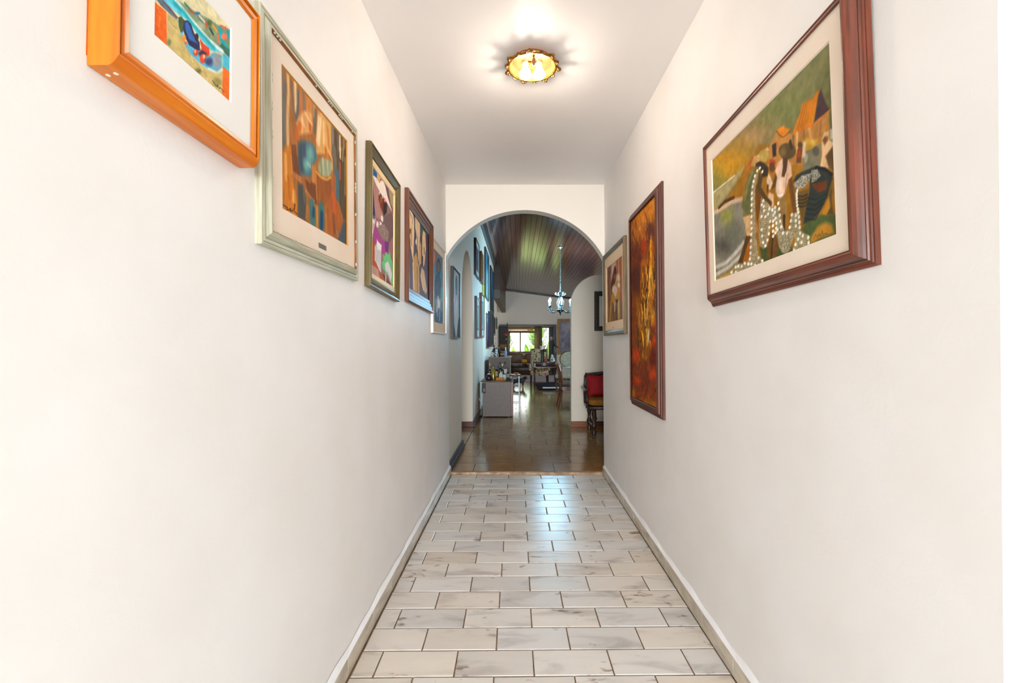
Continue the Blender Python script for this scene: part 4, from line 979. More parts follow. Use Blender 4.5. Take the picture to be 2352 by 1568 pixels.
struct('wall_right_dining', MB().box(1.0, 5.6, 4.3, 4.45, 0, 3.7).box(5.5, 5.6, 4.3, 11, 0, 3.7).box(5.5, 5.6, 11, 15, 0, .9).box(5.5, 5.6, 11, 15, 2.3, 3.7).box(5.5, 5.6, 15, 18.7, 0, 3.7), plaster_far)  # unseen window opening added in the right wall to brighten the room
struct('wall_left_living', MB().box(-2.7, -2.6, 14.5, 18.7, 0, 3.7).box(-2.7, -.845, 14.5, 14.6, 0, 3.7), plaster_far)
OX0, OX1, OZ = -.73, 1.41, 1.93
struct('wall_back', MB().box(-2.7, OX0, 18.6, 18.75, 0, 3.7).box(OX1, 5.6, 18.6, 18.75, 0, 3.7).box(OX0, OX1, 18.6, 18.75, OZ, 3.7), plaster_far)
# wing wall with a rounded top corner
wp = [(.782, .02)]+[(.782+.42*(1-math.cos(t)), 1.83+.425*math.sin(t)) for t in [PI/2*i/14 for i in range(15)]]+[(3.2, 2.255), (3.2, .02)]
struct('wall_wing', MB().prism(wp, 'y', 6.84, 6.99), plaster_far, smooth=True)
brown_base = wood('russet_skirting', (148,84,34), (120,62,24), .35, 'x'); dark_base = mat('dark_skirting', (52,34,28), .35, (66,44,34), 10)
struct('baseboard_wing', MB().box(.775, 3.2, 6.815, 6.842, .02, .105, bev=.004), brown_base)
struct('baseboard_arch', MB().box(-.86, -.64, 6.818, 6.842, .02, .10, bev=.004), mat('red_brown_skirting', (92,52,34), .4))
struct('baseboard_dining', MB().box(-.656, -.628, 6.818, 14.6, .02, .105, bev=.004), dark_base)
struct('baseboard_hall', MB().box(-.668, -.632, 4.475, 5.52, .02, .066, bev=.006).box(-.668, -.646, 4.46, 5.51, .06, .108, bev=.006), mat('near_black_skirting', (46,34,34), .4))
# ceiling of dark varnished planks sloping down to the right
SLOPE = .13; cz = lambda x: 3.41-SLOPE*(x+.655)
ceil = struct('ceiling_dining', MB().add([(-.9,4.4,cz(-.9)+.03),(5.6,4.4,cz(5.6)+.03),(5.6,18.7,cz(5.6)+.03),(-.9,18.7,cz(-.9)+.03),(-.9,4.4,cz(-.9)+.15),(5.6,4.4,cz(5.6)+.15),(5.6,18.7,cz(5.6)+.15),(-.9,18.7,cz(-.9)+.15)],
     [(0,3,2,1),(4,5,6,7),(0,1,5,4),(1,2,6,5),(2,3,7,6),(3,0,4,7)]), mat('black_gap', (20,14,12), .8))
plank_m = mat('varnished_plank', (74,36,28), .17, (98,50,36), 5, (7,.4,4), .05, rnd=.22, bscale=3)
pk = MB(); w = .084; pk.add([(-w/2,0,0),(w/2,0,0),(w/2,14.15,0),(-w/2,14.15,0),(-w/2-.001,0,.006),(w/2+.001,0,.006),(w/2+.001,14.15,.006),(-w/2-.001,14.15,.006),(-w/2,0,.02),(w/2,0,.02),(w/2,14.15,.02),(-w/2,14.15,.02)],
     [(0,3,2,1),(0,1,5,4),(1,2,6,5),(2,3,7,6),(3,0,4,7),(4,5,9,8),(5,6,10,9),(6,7,11,10),(7,4,8,11)])
pkm = pk.mesh('ceiling_plank', plank_m)
for i in range(70):
    x = -.62+.0885*i; o = link('ceiling_plank', pkm, ceil, (x, 4.45, cz(x)+rnd.uniform(-.0006,.0006))); o.rotation_euler = (0, math.atan(SLOPE)+rnd.uniform(-.004,.004), 0)
struct('ceiling_living', MB().box(-2.7, -.62, 14.5, 18.75, 3.40, 3.55), plaster_far)
slate = mat('slate_trim', (70,72,76), .35)
struct('trim_4', MB().box(-.656, -.615, 4.45, 12.6, 3.33, 3.405).box(-.656, -.59, 4.45, 12.6, 3.375, 3.405), slate)
tm5 = MB(); tm5.add([(-.9,18.57,cz(-.9)-.05),(5.5,18.57,cz(5.5)-.05),(5.5,18.6,cz(5.5)-.05),(-.9,18.6,cz(-.9)-.05),(-.9,18.57,cz(-.9)+.03),(5.5,18.57,cz(5.5)+.03),(5.5,18.6,cz(5.5)+.03),(-.9,18.6,cz(-.9)+.03)], [(0,3,2,1),(4,5,6,7),(0,1,5,4),(1,2,6,5),(2,3,7,6),(3,0,4,7)])
struct('trim_5', tm5, dark_base)
struct('beam_left', MB().box(-.66, -.50, 12.6, 18.6, 2.70, 3.45), mat('dark_beam', (58,40,34), .4, (72,50,40), 6, (4,.5,4)))
struct('beam_lower', MB().box(-.66, -.495, 12.58, 18.6, 2.47, 2.70, bev=.006), mat('grey_brown_beam', (104,92,82), .5, (88,78,70), 6, (4,.5,4)))
darkwood = mat('dark_wood', (50,30,24), .35, (66,40,30), 8, (6,1,6))
struct('trim_6', MB().box(OX0-.03, OX1+.12, 18.56, 18.6, OZ, OZ+.07).box(OX1, OX1+.12, 18.56, 18.76, .02, OZ), darkwood)
# porch room behind the opening
struct('wall_porch', MB().box(-1.9, -1.8, 18.7, 20.6, 0, 2.5).box(2.2, 2.3, 18.7, 20.6, 0, 2.5), plaster_far)
struct('ceiling_porch', MB().box(-1.9, 2.3, 18.7, 20.6, 2.35, 2.5), plaster_far)
WX0, WX1, WZ0, WZ1, GX0, GX1 = -.46, .96, .80, 1.86, 1.00, 1.42
struct('wall_window', MB().box(-1.9, WX0, 20.4, 20.55, 0, 2.4).box(WX0, WX1, 20.4, 20.55, 0, WZ0).box(WX0, WX1, 20.4, 20.55, WZ1, 2.4).box(WX1, GX0, 20.4, 20.55, 0, 2.4).box(GX0, GX1, 20.4, 20.55, 1.97, 2.4).box(GX1, 2.3, 20.4, 20.55, 0, 2.4), plaster_far)
struct('ground_outside', MB().box(-20, 20, 20.55, 45, -.2, -.05), mat('garden_grass', (176,180,120), .9, (140,160,90), 9))
struct('wall_entrance', MB().box(-.9, -.45, -1.6, -1.5, -.05, 2.8).box(.62, 1.0, -1.6, -1.5, -.05, 2.8).box(-.9, 1.0, -1.6, -1.5, 2.3, 2.8), plaster)  # unseen end wall, its doorway made smaller to cut light near the camera
struct('ground_entrance', MB().box(-12, 12, -14, -1.5, -.2, -.02), mat('entrance_paving', (205,200,192), .8))
win = struct('window_1', MB().box(WX0, WX1, 20.40, 20.47, WZ0, WZ0+.05).box(WX0, WX1, 20.40, 20.47, 1.74, 1.80).box(WX0, WX0+.045, 20.40, 20.47, WZ0, WZ1).box(WX1-.045, WX1, 20.40, 20.47, WZ0, WZ1), wood('tan_frame', (170,132,92), (150,112,76), .5, 'z'))
for a, b, y in ((WX0+.045, .125, 20.42), (.035, WX1-.045, 20.445)):
    sash = MB().box(a, a+.055, y, y+.022, WZ0+.05, 1.74).box(b-.055, b, y, y+.022, WZ0+.05, 1.74).box(a, b, y, y+.022, WZ0+.05, WZ0+.09).box(a, b, y, y+.022, 1.70, 1.74)
    so = part('sash', sash, wood('tan_frame', (170,132,92), (150,112,76), .5, 'z'), win)
    part('pane', MB().box(a+.04, b-.04, y+.009, y+.013, WZ0+.09, 1.70), glass_mat('window_glass', (250,252,250)), so)
# ================================================================== PAINTINGS ON THE CORRIDOR WALLS
def picture(label, side, y0, y1, z0, z1, prof, fm, key=None, art=None, grid=(60,60), cm=None, matc=None, cp=None, tilt=0, wx=None, group=None, bevel=None, sag=0, name='framed_painting', frame_label=None, inner_mat=None, cat='painting', ops=None, roll=0):
    W, Hh = y1-y0, z1-z0; s = 1 if side == 'left' else -1
    if wx is None: wx = XL(z0) if side == 'left' else XR(z0)
    root = thing(name, label, cat, (wx, (y0+y1)/2, z0), 0, group)
    root.rotation_euler.y = (-.00734 if side == 'left' else -.00917)+tilt if tilt is not None else 0
    root.rotation_euler.x = roll
    P = lambda a, b, c: (s*c, a-W/2, b)
    fr = MB()
    for k in range(len(prof)-1):
        (w0, c0), (w1, c1) = prof[k], prof[k+1]
        q0 = [(w0,w0),(W-w0,w0),(W-w0,Hh-w0),(w0,Hh-w0)]; q1 = [(w1,w1),(W-w1,w1),(W-w1,Hh-w1),(w1,Hh-w1)]
        for i in range(4):
            j = (i+1) % 4; g = lambda q, c, n: (q[n][0], q[n][1]-(sag*(1-max(0, (c-.034)/.016)**2) if n < 2 else 0), c)
            fr.add([P(*g(q0,c0,i)),P(*g(q0,c0,j)),P(*g(q1,c1,j)),P(*g(q1,c1,i))], [(0,1,2,3) if s < 0 else (3,2,1,0)], 0 if i in (0,2) else 1)
    fr.add([P(0,0,0.0005),P(W,0,.0005),P(W,Hh,.0005),P(0,Hh,.0005)], [(0,1,2,3)], 0)
    part('frame', fr, fm, root, label=frame_label)
    wi, ci = prof[-1]
    if art is None: art = (y0+wi, y1-wi, z0+wi, z1-wi)
    a0, a1, b0, b1 = art[0]-y0, art[1]-y0, art[2]-z0, art[3]-z0
    cm = ci-.002 if cm is None else cm; cp = max(cm-.004, .003) if cp is None else cp
    if matc:
        mb = MB(); o = [(wi-.004,wi-.004),(W-wi+.004,wi-.004),(W-wi+.004,Hh-wi+.004),(wi-.004,Hh-wi+.004)]; q = [(a0,b0),(a1,b0),(a1,b1),(a0,b1)]; e = .003; q2 = [(a0+e,b0+e),(a1-e,b0+e),(a1-e,b1-e),(a0+e,b1-e)]
        for i in range(4):
            j = (i+1) % 4; mb.add([P(*o[i],cm),P(*o[j],cm),P(*q[j],cm),P(*q[i],cm)], [(0,1,2,3)], 0); mb.add([P(*q[i],cm),P(*q[j],cm),P(*q2[j],cp),P(*q2[i],cp)], [(0,1,2,3)], 1)
        part('mat_board', mb, [matc, bevel or matc], root)
    img = paint(ops or PAINT[key], grid[0], grid[1], a1-a0, b1-b0)
    fn = (lambda u, v: P(a0+u, b0+v, cp)) if side == 'left' else (lambda u, v: P(a1-u, b0+v, cp))
    link('canvas', canvas_mesh('canvas', img, a1-a0, b1-b0, fn), root)
    return root, P, W, Hh
CG = 'framed paintings along the corridor'
orange = [wood('orange_wood', (226,130,14), (206,104,6), .32, a) for a in 'yz']
paper = mat('white_mat_board', (238,235,230), .8); cream = mat('cream_mat_board', (238,224,206), .8, (232,214,194), 4); ivory = mat('ivory_mat_board', (228,212,186), .8); gilt = mat('gilt_bevel', (200,140,52), .4)
r, P, W, Hh = picture('painting of fruit beside blue water in a deep orange wood frame, top of corridor wall', 'left', .718, 1.110, 1.689, 2.042,
    [(.002,0),(0,.003),(0,.015),(0,.030),(0,.034),(0,.038),(0,.042),(0,.046),(.0015,.050),(.0035,.050),(.0045,.030),(.008,.030),(.010,.046),(.013,.049),(.022,.048),(.0265,.044)], orange, 'shore_fruit', (.797,1.011,1.776,1.943), (180,150), .043, paper, cp=.0405, group=CG, sag=.016, roll=-.03)
for (a, c) in ((.026,.012),(.022,.028)):
    x, y, z = P(a, -.016, c); part('wood_plug', MB().lathe(x, y, [(.0034,z-.0008),(.0034,z+.002)], 10), mat('plug_white', (244,236,214), .6), r, label='small pale dowel plug')
sage = [mat('sage_gilt_'+a, (168,164,136), .45, (200,200,180), 5, st, .08) for a, st in (('y',(20,1.2,20)),('z',(20,20,1.2)))]
r, P, W, Hh = picture('tall painting of a figure with blue-green baskets in a carved sage frame', 'left', 1.178, 1.892, 1.502, 2.118,
    [(0,0),(0,.014),(.002,.017),(.008,.017),(.009,.0145),(.010,.017),(.017,.018),(.019,.013),(.021,.013),(.024,.018),(.036,.025),(.040,.025),(.0405,.019)], sage, 'harvest_figure', (1.284,1.781,1.622,2.022), (190,270), .017, cream, bevel=gilt, group=CG)
lip = MB(); w0, w1 = .0405, .0455
for i in range(4):
    j = (i+1) % 4; q0 = [(w0,w0),(W-w0,w0),(W-w0,Hh-w0),(w0,Hh-w0)]; q1 = [(w1,w1),(W-w1,w1),(W-w1,Hh-w1),(w1,Hh-w1)]
    lip.add([P(*q0[i],.0245),P(*q0[j],.0245),P(*q1[j],.0175),P(*q1[i],.0175)], [(0,1,2,3)])
part('carved_lip', lip, mat('umber_lip', (112,66,26), .5, (150,92,40), 12), r, label='brown carved inner edge')
cv = MB(); rr = random.Random(8)
for side_i in range(4):
    Ls = W if side_i in (0,2) else Hh; t = .06
    while t < Ls-.06:
        if rr.random() < .55:
            for q in range(rr.choice([1,2,3])):
                a, b = {0:(t,.043),1:(W-.043,t),2:(t,Hh-.043),3:(.043,t)}[side_i]; cv.blob(P(a,b,.0225), (.003,.005,.003) if side_i in (0,2) else (.003,.003,.007), 6, 4); t += .014
        t += rr.uniform(.03,.10)
o = part('carving', cv, sage[0], r, True); o['kind'] = 'stuff'
x = MB(); x.add([P(.366-.03,.060,.0178),P(.366+.03,.060,.0178),P(.366+.03,.076,.0178),P(.366-.03,.076,.0178),P(.366-.03,.060,.0165),P(.366+.03,.060,.0165),P(.366+.03,.076,.0165),P(.366-.03,.076,.0165)], [(0,1,2,3),(0,1,5,4),(1,2,6,5),(2,3,7,6),(3,0,4,7)])
part('name_plate', x, mat('pewter_plate', (128,122,112), .4, metal=.4), r, label='small grey plate')
bronze = [mat('bronze_gilt_'+a, (112,96,58), .38, (92,78,46), 6, st, .04, metal=.25) for a, st in (('y',(16,1,16)),('z',(16,16,1)))]
picture('painting of a woman in a white hat with a cat, bronze frame and cream liner', 'left', 2.014, 2.522, 1.486, 2.130,
    [(0,0),(0,.020),(.003,.027),(.008,.027),(.010,.022),(.014,.022),(.018,.026),(.024,.024),(.040,.014),(.046,.014),(.050,.009)], bronze, 'white_hat', (2.092,2.462,1.556,2.052), (110,210), .009, mat('cream_liner', (236,212,164), .5), cp=.004, roll=-.05, group=CG)
walnut = [wood('walnut', (112,62,34), (86,46,28), .42, a) for a in 'yz']
picture('painting of three pale long faces in a stepped glossy brown frame', 'left', 2.726, 3.535, 1.488, 2.158,
    [(0,0),(0,.020),(.004,.026),(.016,.026),(.020,.020),(.040,.020),(.044,.015),(.062,.015),(.066,.011),(.086,.010),(.090,.007)], walnut, 'three_faces', None, (110,160), roll=-.03, group=CG)
whitef = mat('white_lacquer', (240,236,228), .35)
picture('blue painting of a seated dark figure, beige mat and thin white frame', 'left', 3.548, 4.205, 1.33, 2.072,
    [(0,0),(0,.016),(.002,.018),(.010,.018),(.012,.010)], [whitef, whitef], 'blue_musician', (3.645,4.112,1.415,2.0), (80,140), .009, ivory, group=CG)
redb = [wood('red_brown_moulding', (118,58,38), (84,44,30), .34, a, scale=8) for a in 'yz']
picture('large painting of fish sellers with nets on a beach in a wide red-brown frame', 'right', 1.039, 1.926, 1.413, 2.096,
    [(0,0),(0,.006),(.004,.010),(.007,.010),(.008,.014),(.012,.016),(.014,.020),(.017,.020),(.019,.026),(.024,.034),(.031,.041),(.036,.043),(.039,.041),(.043,.041),(.044,.034)], redb, 'market_scene', (1.134,1.838,1.506,1.990), (340,320), .033, cream, tilt=-.009, roll=-.028, group=CG)
maroon = [wood('maroon_moulding', (100,54,40), (74,40,30), .5, a) for a in 'yz']
picture('tall narrow orange and brown abstract painting in a dark stepped frame', 'right', 2.575, 3.292, .823, 2.148,
    [(0,0),(0,.012),(.004,.015),(.012,.016),(.014,.021),(.028,.023),(.030,.031),(.046,.036),(.052,.036),(.056,.030)], maroon, 'fire_abstract', None, (110,430), group=CG)
taupe = [mat('taupe_gilt_'+a, (104,88,62), .45, (128,110,80), 6, st, .05) for a, st in (('y',(16,1,16)),('z',(16,16,1)))]
r, P, W, Hh = picture('painting of a bather among trees, cream mat and taupe frame, beside the arch', 'right', 3.443, 4.285, 1.319, 2.05,
    [(0,0),(0,.020),(.005,.028),(.012,.029),(.026,.027),(.036,.021),(.042,.018)], taupe, 'bather', (3.54,4.175,1.432,1.922), (80,150), .016, mat('peach_mat_board', (240,214,180), .8), group=CG)
x = MB(); x.add([P(.43,.055,.0172),P(.46,.055,.0172),P(.46,.068,.0172),P(.43,.068,.0172)], [(0,1,2,3)]); part('name_plate', x, mat('pewter_plate', (128,122,112), .4, metal=.4), r)
for nm, y, z, sd, lb in (('light_switch', 4.262, 1.62, 1, 'small white switch plate on the corridor wall beside the thin white frame'),):
    o = thing(nm, lb, 'switch', (XL(z), y, z)); part('plate', MB().box(0, .008, -.03, .03, -.055, .055, bev=.003), whitef, o); part('rocker', MB().box(.008, .012, -.012, .012, -.02, .02, bev=.002), whitef, o)
# ================================================================== CEILING LIGHT OF THE CORRIDOR
fx = thing('ceiling_light', 'round brass ceiling light with scalloped leaf rim and two lit bulbs', 'ceiling lamp', (.074, 2.43, H))
brass = mat('aged_brass', (176,124,52), .32, (110,74,30), 60, metal=.9, bump=.3); copper = mat('copper_pan', (176,112,70), .25, metal=.8)
part('pan', MB().lathe(0, 0, [(.02,-.004),(.05,-.005),(.10,-.012),(.116,-.030),(.119,-.034),(.121,-.03),(.10,0),(.02,0)], 48), copper, fx, True)
rim = MB(); n = 64
prof = [(.117,-.036),(.120,-.040),(.126,-.041),(.132,-.037),(.134,-.030),(.128,-.024),(.119,-.026)]
rim.lathe(0, 0, prof+[prof[0]], n, cap=False)
part('rim', rim, brass, fx, True)
for k in range(14):
    a = 2*PI*k/14+.1; big = k % 2 == 0; lf = MB(); R0 = .131; w, l = (.017, .020) if big else (.011, .011)
    pts = [(-w,0),(-w*.9,l*.45),(-w*.45,l*.6),(-w*.3,l*.95),(0,l*1.1),(w*.3,l*.95),(w*.45,l*.6),(w*.9,l*.45),(w,0)]
    lf.prism([(R0+q, p) for p, q in pts], 'z', -.041, -.030)
    lf.blob((R0+l*.55, 0, -.040), (l*.35, w*.45, .006), 8, 5)
    for t in (-1, 1): lf.blob((R0+l*.15, t*w*.55, -.041), (.005,.005,.004), 6, 4)
    me = lf.mesh('rim_leaf', brass, True); o = link('rim_leaf', me, fx); o.rotation_euler.z = a
bulb_m = mat('lit_bulb', (255,236,216), .3, emit=125)
for sx in (-1, 1):
    sk = part('socket', MB().lathe(sx*.036, .0, [(.013,-.006),(.015,-.012),(.015,-.03),(.012,-.036)], 14), mat('porcelain', (236,226,206), .4), fx, True)
    part('bulb', MB().lathe(sx*.036, .0, [(.011,-.034),(.014,-.042),(.024,-.054),(.030,-.068),(.030,-.076),(.024,-.088),(.012,-.096),(.003,-.098)], 20), bulb_m, fx, True)
    lamp('bulb_light', 'POINT', (.074+sx*.036, 2.43, H-.14), .35, (1, .90, .78), shadow_soft_size=.03)
part('finial', MB().lathe(.006, -.055, [(.002,-.004),(.007,-.010),(.004,-.016),(.009,-.024),(.011,-.036),(.008,-.050),(.003,-.058),(.001,-.062)], 14), mat('dark_steel', (90,84,78), .35, metal=.8), fx, True)
part('pull_ring', MB().tube([(.02+.010*math.cos(t*PI/8), -.05+.010*math.sin(t*PI/8), -.048) for t in range(17)], .0012, 6), brass, fx, True)
part('bracket', MB().bar((-.034,.002,-.012), (.034,.002,-.012), .012, .004), brass, fx)
# ================================================================== PICTURES IN THE DINING ROOM
DG = 'framed pictures on the left dining room wall'
def flat_art(bgc, shapes, n=.1): return [('p', bgc, [-50,-50,1050,-50,1050,1050,-50,1050], 0)]+shapes+[('n', n, 8, 8, 3)]
black = mat('black_frame', (24,24,28), .4); brownf = mat('brown_frame', (112,72,36), .4); umber = mat('umber_frame', (70,50,38), .4); pale_mat = mat('pale_mat', (214,222,218), .8)
def el(c, cx, cy, rx, ry, s=8): return ('p', c, [int(v) for t in range(16) for v in (cx+rx*math.cos(t*PI/8), cy+ry*math.sin(t*PI/8))], s)
THIN = lambda d, w: [(0,0),(0,d-.004),(.003,d),(w-.003,d),(w,d-.006)]
def far_pic(label, y0, y1, z0, z1, fm, d, w, ops, m=None, mw=.05, wx=-.667, side='left', cat='painting', grid=(40,70)):
    art = (y0+w+mw, y1-w-mw, z0+w+mw, z1-w-mw) if m else None
    return picture(label, side, y0, y1, z0, z1, THIN(d, w), [fm, fm], None, art, grid, matc=m, tilt=None, wx=wx, group=DG if side == 'left' and wx == -.667 else None, ops=ops, cat=cat)
far_pic('black-framed portrait of a woman in a pale pink dress, hung before the arched opening', 4.60, 5.11, 1.30, 2.016, black, .032, .016,
    flat_art((205,202,200), [el((214,190,200),430,480,270,330,20), el((206,170,190),250,560,160,160,15), el((216,205,205),520,300,200,260,20), ('p',(40,40,48),[0,0,0,260,180,200,350,60,420,0],4), ('p',(40,40,48),[600,0,700,120,850,260,1000,330,1000,0],4), ('p',(215,214,212),[350,60,520,0,640,60,560,200,440,220],8), el((28,30,36),560,790,190,150,4), el((216,180,166),560,640,110,90,8), ('p',(28,30,36),[430,640,420,760,700,760,720,560,640,640],5)], .06), grid=(90,120))
far_pic('black frame with wide pale mat, upper row, first after the arched opening', 7.04, 7.65, 2.29, 2.85, black, .034, .02, flat_art((92,84,104), [el((120,112,130),500,500,250,300,80), el((60,56,76),600,350,200,150,60)]), pale_mat, .07)
far_pic('small picture in a thick carved brown wooden frame, upper row', 7.95, 8.40, 2.31, 2.83, wood('carved_brown', (120,78,40), (96,60,30), .4, 'z'), .045, .09, flat_art((190,160,110), [el((150,110,60),500,500,300,300,60)]))
far_pic('tall teal and blue abstract painting in a narrow brown frame, near the ceiling', 9.14, 10.20, 2.16, 3.15, umber, .032, .025, flat_art((74,124,138), [el((56,104,128),300,700,300,200,100), el((112,150,152),600,400,300,260,120), el((120,150,150),500,150,400,160,90), el((30,80,110),800,850,200,160,80)], .3))
far_pic('dark-edged blue painting hung last and highest toward the beam', 10.9, 12.3, 2.02, 3.08, black, .03, .02, flat_art((58,100,122), [el((44,84,112),700,600,300,260,100), el((60,60,70),500,120,500,240,90), el((20,40,60),200,300,160,300,80)], .3))
far_pic('yellow-green painted panel half hidden behind the brown frames', 8.65, 9.12, 1.50, 2.39, mat('lime_edge', (150,150,60), .5), .012, .006, flat_art((176,182,60), [el((206,206,90),500,800,400,200,90), el((120,130,50),400,300,400,260,100), el((80,86,50),600,100,400,160,80)], .3))
far_pic('black frame with pale mat and green print, lower row, nearest', 7.14, 7.72, 1.33, 1.978, black, .036, .025, flat_art((150,190,180), [el((110,160,150),500,500,260,300,80), ('l',(60,70,70),[50,50,950,50,950,950,50,950,50,50],14,2)]), pale_mat, .10)
far_pic('brown frame with pale mat and grey print, lower row, second', 8.02, 8.62, 1.35, 2.126, wood('chestnut', (120,62,30), (92,46,24), .35, 'z'), .042, .035, flat_art((170,176,176), [el((120,120,130),500,500,240,300,80), ('l',(40,40,40),[50,50,950,50,950,950,50,950,50,50],14,2)]), pale_mat, .09)
far_pic('violet and blue painting in a thin grey frame, lower row', 9.6, 10.3, 1.14, 1.88, mat('grey_frame', (96,90,84), .4), .025, .02, flat_art((60,46,84), [el((60,140,200),500,850,300,160,90), el((90,70,120),500,400,300,300,100), el((40,30,60),500,80,500,140,80)], .3))
far_pic('deep black shadow-box picture standing out from the wall', 10.3, 11.15, 1.17, 1.96, mat('near_black_box', (34,28,34), .5), .085, .05, flat_art((40,36,44), [el((70,60,60),500,500,260,300,90)]))
far_pic('small dark picture with brass corners beyond the shadow box', 12.1, 13.1, 1.46, 1.96, umber, .03, .04, flat_art((36,34,40), [el((190,160,90),300,850,90,60,30), el((190,160,90),700,850,90,60,30), el((60,54,54),500,400,300,260,90)]))
far_pic('tiny dark picture last in the row under the beam', 13.9, 14.45, 1.68, 2.03, black, .02, .02, flat_art((60,56,60), [el((90,84,80),500,500,260,260,90)]))
def front_pic(label, x0, x1, z0, z1, y, fm, d, w, m, mw, ops, grid=(50,60)):          # a picture on a wall that faces the corridor
    root = thing('framed_painting', label, 'painting', ((x0+x1)/2, y, z0)); W, Hh = x1-x0, z1-z0; P = lambda a, b, c: (a-W/2, -c, b)
    pr = [(0,0),(0,d-.005),(.004,d),(w*.5,d),(w*.55,d-.008),(w-.004,d-.010),(w,d-.016)]; fr = MB()
    for k in range(len(pr)-1):
        (w0,c0),(w1,c1) = pr[k], pr[k+1]; q0 = [(w0,w0),(W-w0,w0),(W-w0,Hh-w0),(w0,Hh-w0)]; q1 = [(w1,w1),(W-w1,w1),(W-w1,Hh-w1),(w1,Hh-w1)]
        for i in range(4): j = (i+1) % 4; fr.add([P(*q0[i],c0),P(*q0[j],c0),P(*q1[j],c1),P(*q1[i],c1)], [(0,1,2,3)])
    part('frame', fr, fm, root); o = [(w-.003,w-.003),(W-w+.003,w-.003),(W-w+.003,Hh-w+.003),(w-.003,Hh-w+.003)]; e = w+mw; c = d-.017
    if m:
        q = [(e,e),(W-e,e),(W-e,Hh-e),(e,Hh-e)]; mb = MB()
        for i in range(4): j = (i+1) % 4; mb.add([P(*o[i],c),P(*o[j],c),P(*q[j],c),P(*q[i],c)], [(0,1,2,3)])
        part('mat_board', mb, m, root)
    else: e = w
    img = paint(ops, grid[0], grid[1], W-2*e, Hh-2*e)
    link('canvas', canvas_mesh('canvas', img, W-2*e, Hh-2*e, lambda u, v: P(e+u, e+v, c-.002)), root); return root
front_pic('dark brown frame with white mat and pale print on the wing wall', 1.12, 1.86, 1.43, 2.01, 6.84, wood('espresso', (56,34,26), (40,24,20), .4, 'x'), .035, .07, mat('white_print_mat', (226,226,214), .8), .07, flat_art((170,196,188), [('l',(40,50,50),[30,30,970,30,970,970,30,970,30,30],16,2), el((130,160,150),500,500,260,300,80)]))
front_pic('large grey-lilac painting in a thin gold frame on the back wall', 1.58, 2.75, .80, 2.22, 18.6, mat('gold_frame', (168,120,62), .4, metal=.3), .05, .085, None, 0, flat_art((150,146,160), [el((170,166,176),400,700,300,200,100), el((120,118,136),600,400,300,300,120), el((170,130,120),700,100,260,120,80)], .3))
# ================================================================== CHANDELIER
CX, CY = .862, 9.49; ct = cz(CX)
ch = thing('chandelier', 'dark iron chandelier with lit cool white candle bulbs on a long chain', 'chandelier', (CX, CY, 1.82))
iron = mat('dark_iron', (52,62,66), .4, metal=.7); silver = mat('pale_metal', (190,205,206), .3, metal=.7); wax = mat('candle_sleeve', (236,240,236), .5)
hz = ct-1.82
part('canopy', MB().lathe(0, 0, [(.01,hz-.05),(.02,hz-.035),(.055,hz-.012),(.058,hz),(.01,hz+.004)], 20), mat('canopy_metal', (150,140,124), .4, metal=.6), ch, True)
lk = []; z = hz-.05; i = 0
while z > .50:
    m = MB(); R1, R2 = .009, .020; pth = []
    for t in range(13):
        a = 2*PI*t/12; x, y, zz = (R1*math.cos(a), 0, R2*math.sin(a)) if i % 2 else (0, R1*math.cos(a), R2*math.sin(a)); pth.append((x, y, z-R2+zz))
    m.tube(pth, .0032, 5); part('chain_link', m, silver, ch, True); z -= .033; i += 1
part('stem', MB().lathe(0, 0, [(.003,0),(.012,.008),(.016,.022),(.008,.036),(.014,.05),(.03,.066),(.07,.085),(.095,.105),(.09,.118),(.03,.128),(.018,.15),(.026,.2),(.016,.26),(.022,.32),(.036,.36),(.03,.40),(.012,.42),(.016,.45),(.006,.47),(.004,.50)], 20), iron, ch, True)
for k in range(6):
    a = PI/6+k*PI/3; c, s = math.cos(a), math.sin(a); Q = lambda r, z: (r*c, r*s, z)
    pth = [Q(.06,.11),Q(.11,.075),Q(.16,.055),Q(.21,.065),Q(.245,.10),Q(.255,.145),Q(.25,.175)]
    arm = part('arm', MB().tube(pth, [.011,.010,.009,.009,.009,.010,.011], 8).tube([Q(.20,.075),Q(.185,.10),Q(.20,.125),Q(.222,.115),Q(.215,.095)], .006, 6).tube([Q(.255,.12),Q(.285,.115),Q(.30,.13),Q(.288,.145)], .006, 6), iron, ch, True)
    part('cup', MB().lathe(.25*c, .25*s, [(.010,.165),(.034,.180),(.036,.186),(.014,.190)], 14), iron, arm, True)
    part('candle', MB().lathe(.25*c, .25*s, [(.012,.186),(.012,.262),(.004,.264)], 12), wax, arm, True)
    part('bulb', MB().lathe(.25*c, .25*s, [(.006,.262),(.017,.280),(.020,.300),(.014,.325),(.004,.345)], 12), mat('cool_bulb', (214,250,255), .3, emit=34), arm, True)
    lamp('chandelier_light', 'POINT', (CX+.285*c, CY+.285*s, 1.82+.30), CHANDELIER_W, (.34, .73, 1.0), shadow_soft_size=.03)
    b = a+PI/6; c2, s2 = math.cos(b), math.sin(b)
    part('scroll', MB().tube([(r*c2, r*s2, z) for r, z in ((.016,.42),(.05,.40),(.09,.42),(.11,.445),(.095,.462),(.08,.45))], .006, 6).tube([(r*c2, r*s2, z) for r, z in ((.016,.38),(.05,.33),(.07,.26),(.06,.20),(.03,.15))], .0045, 6), silver, ch, True)
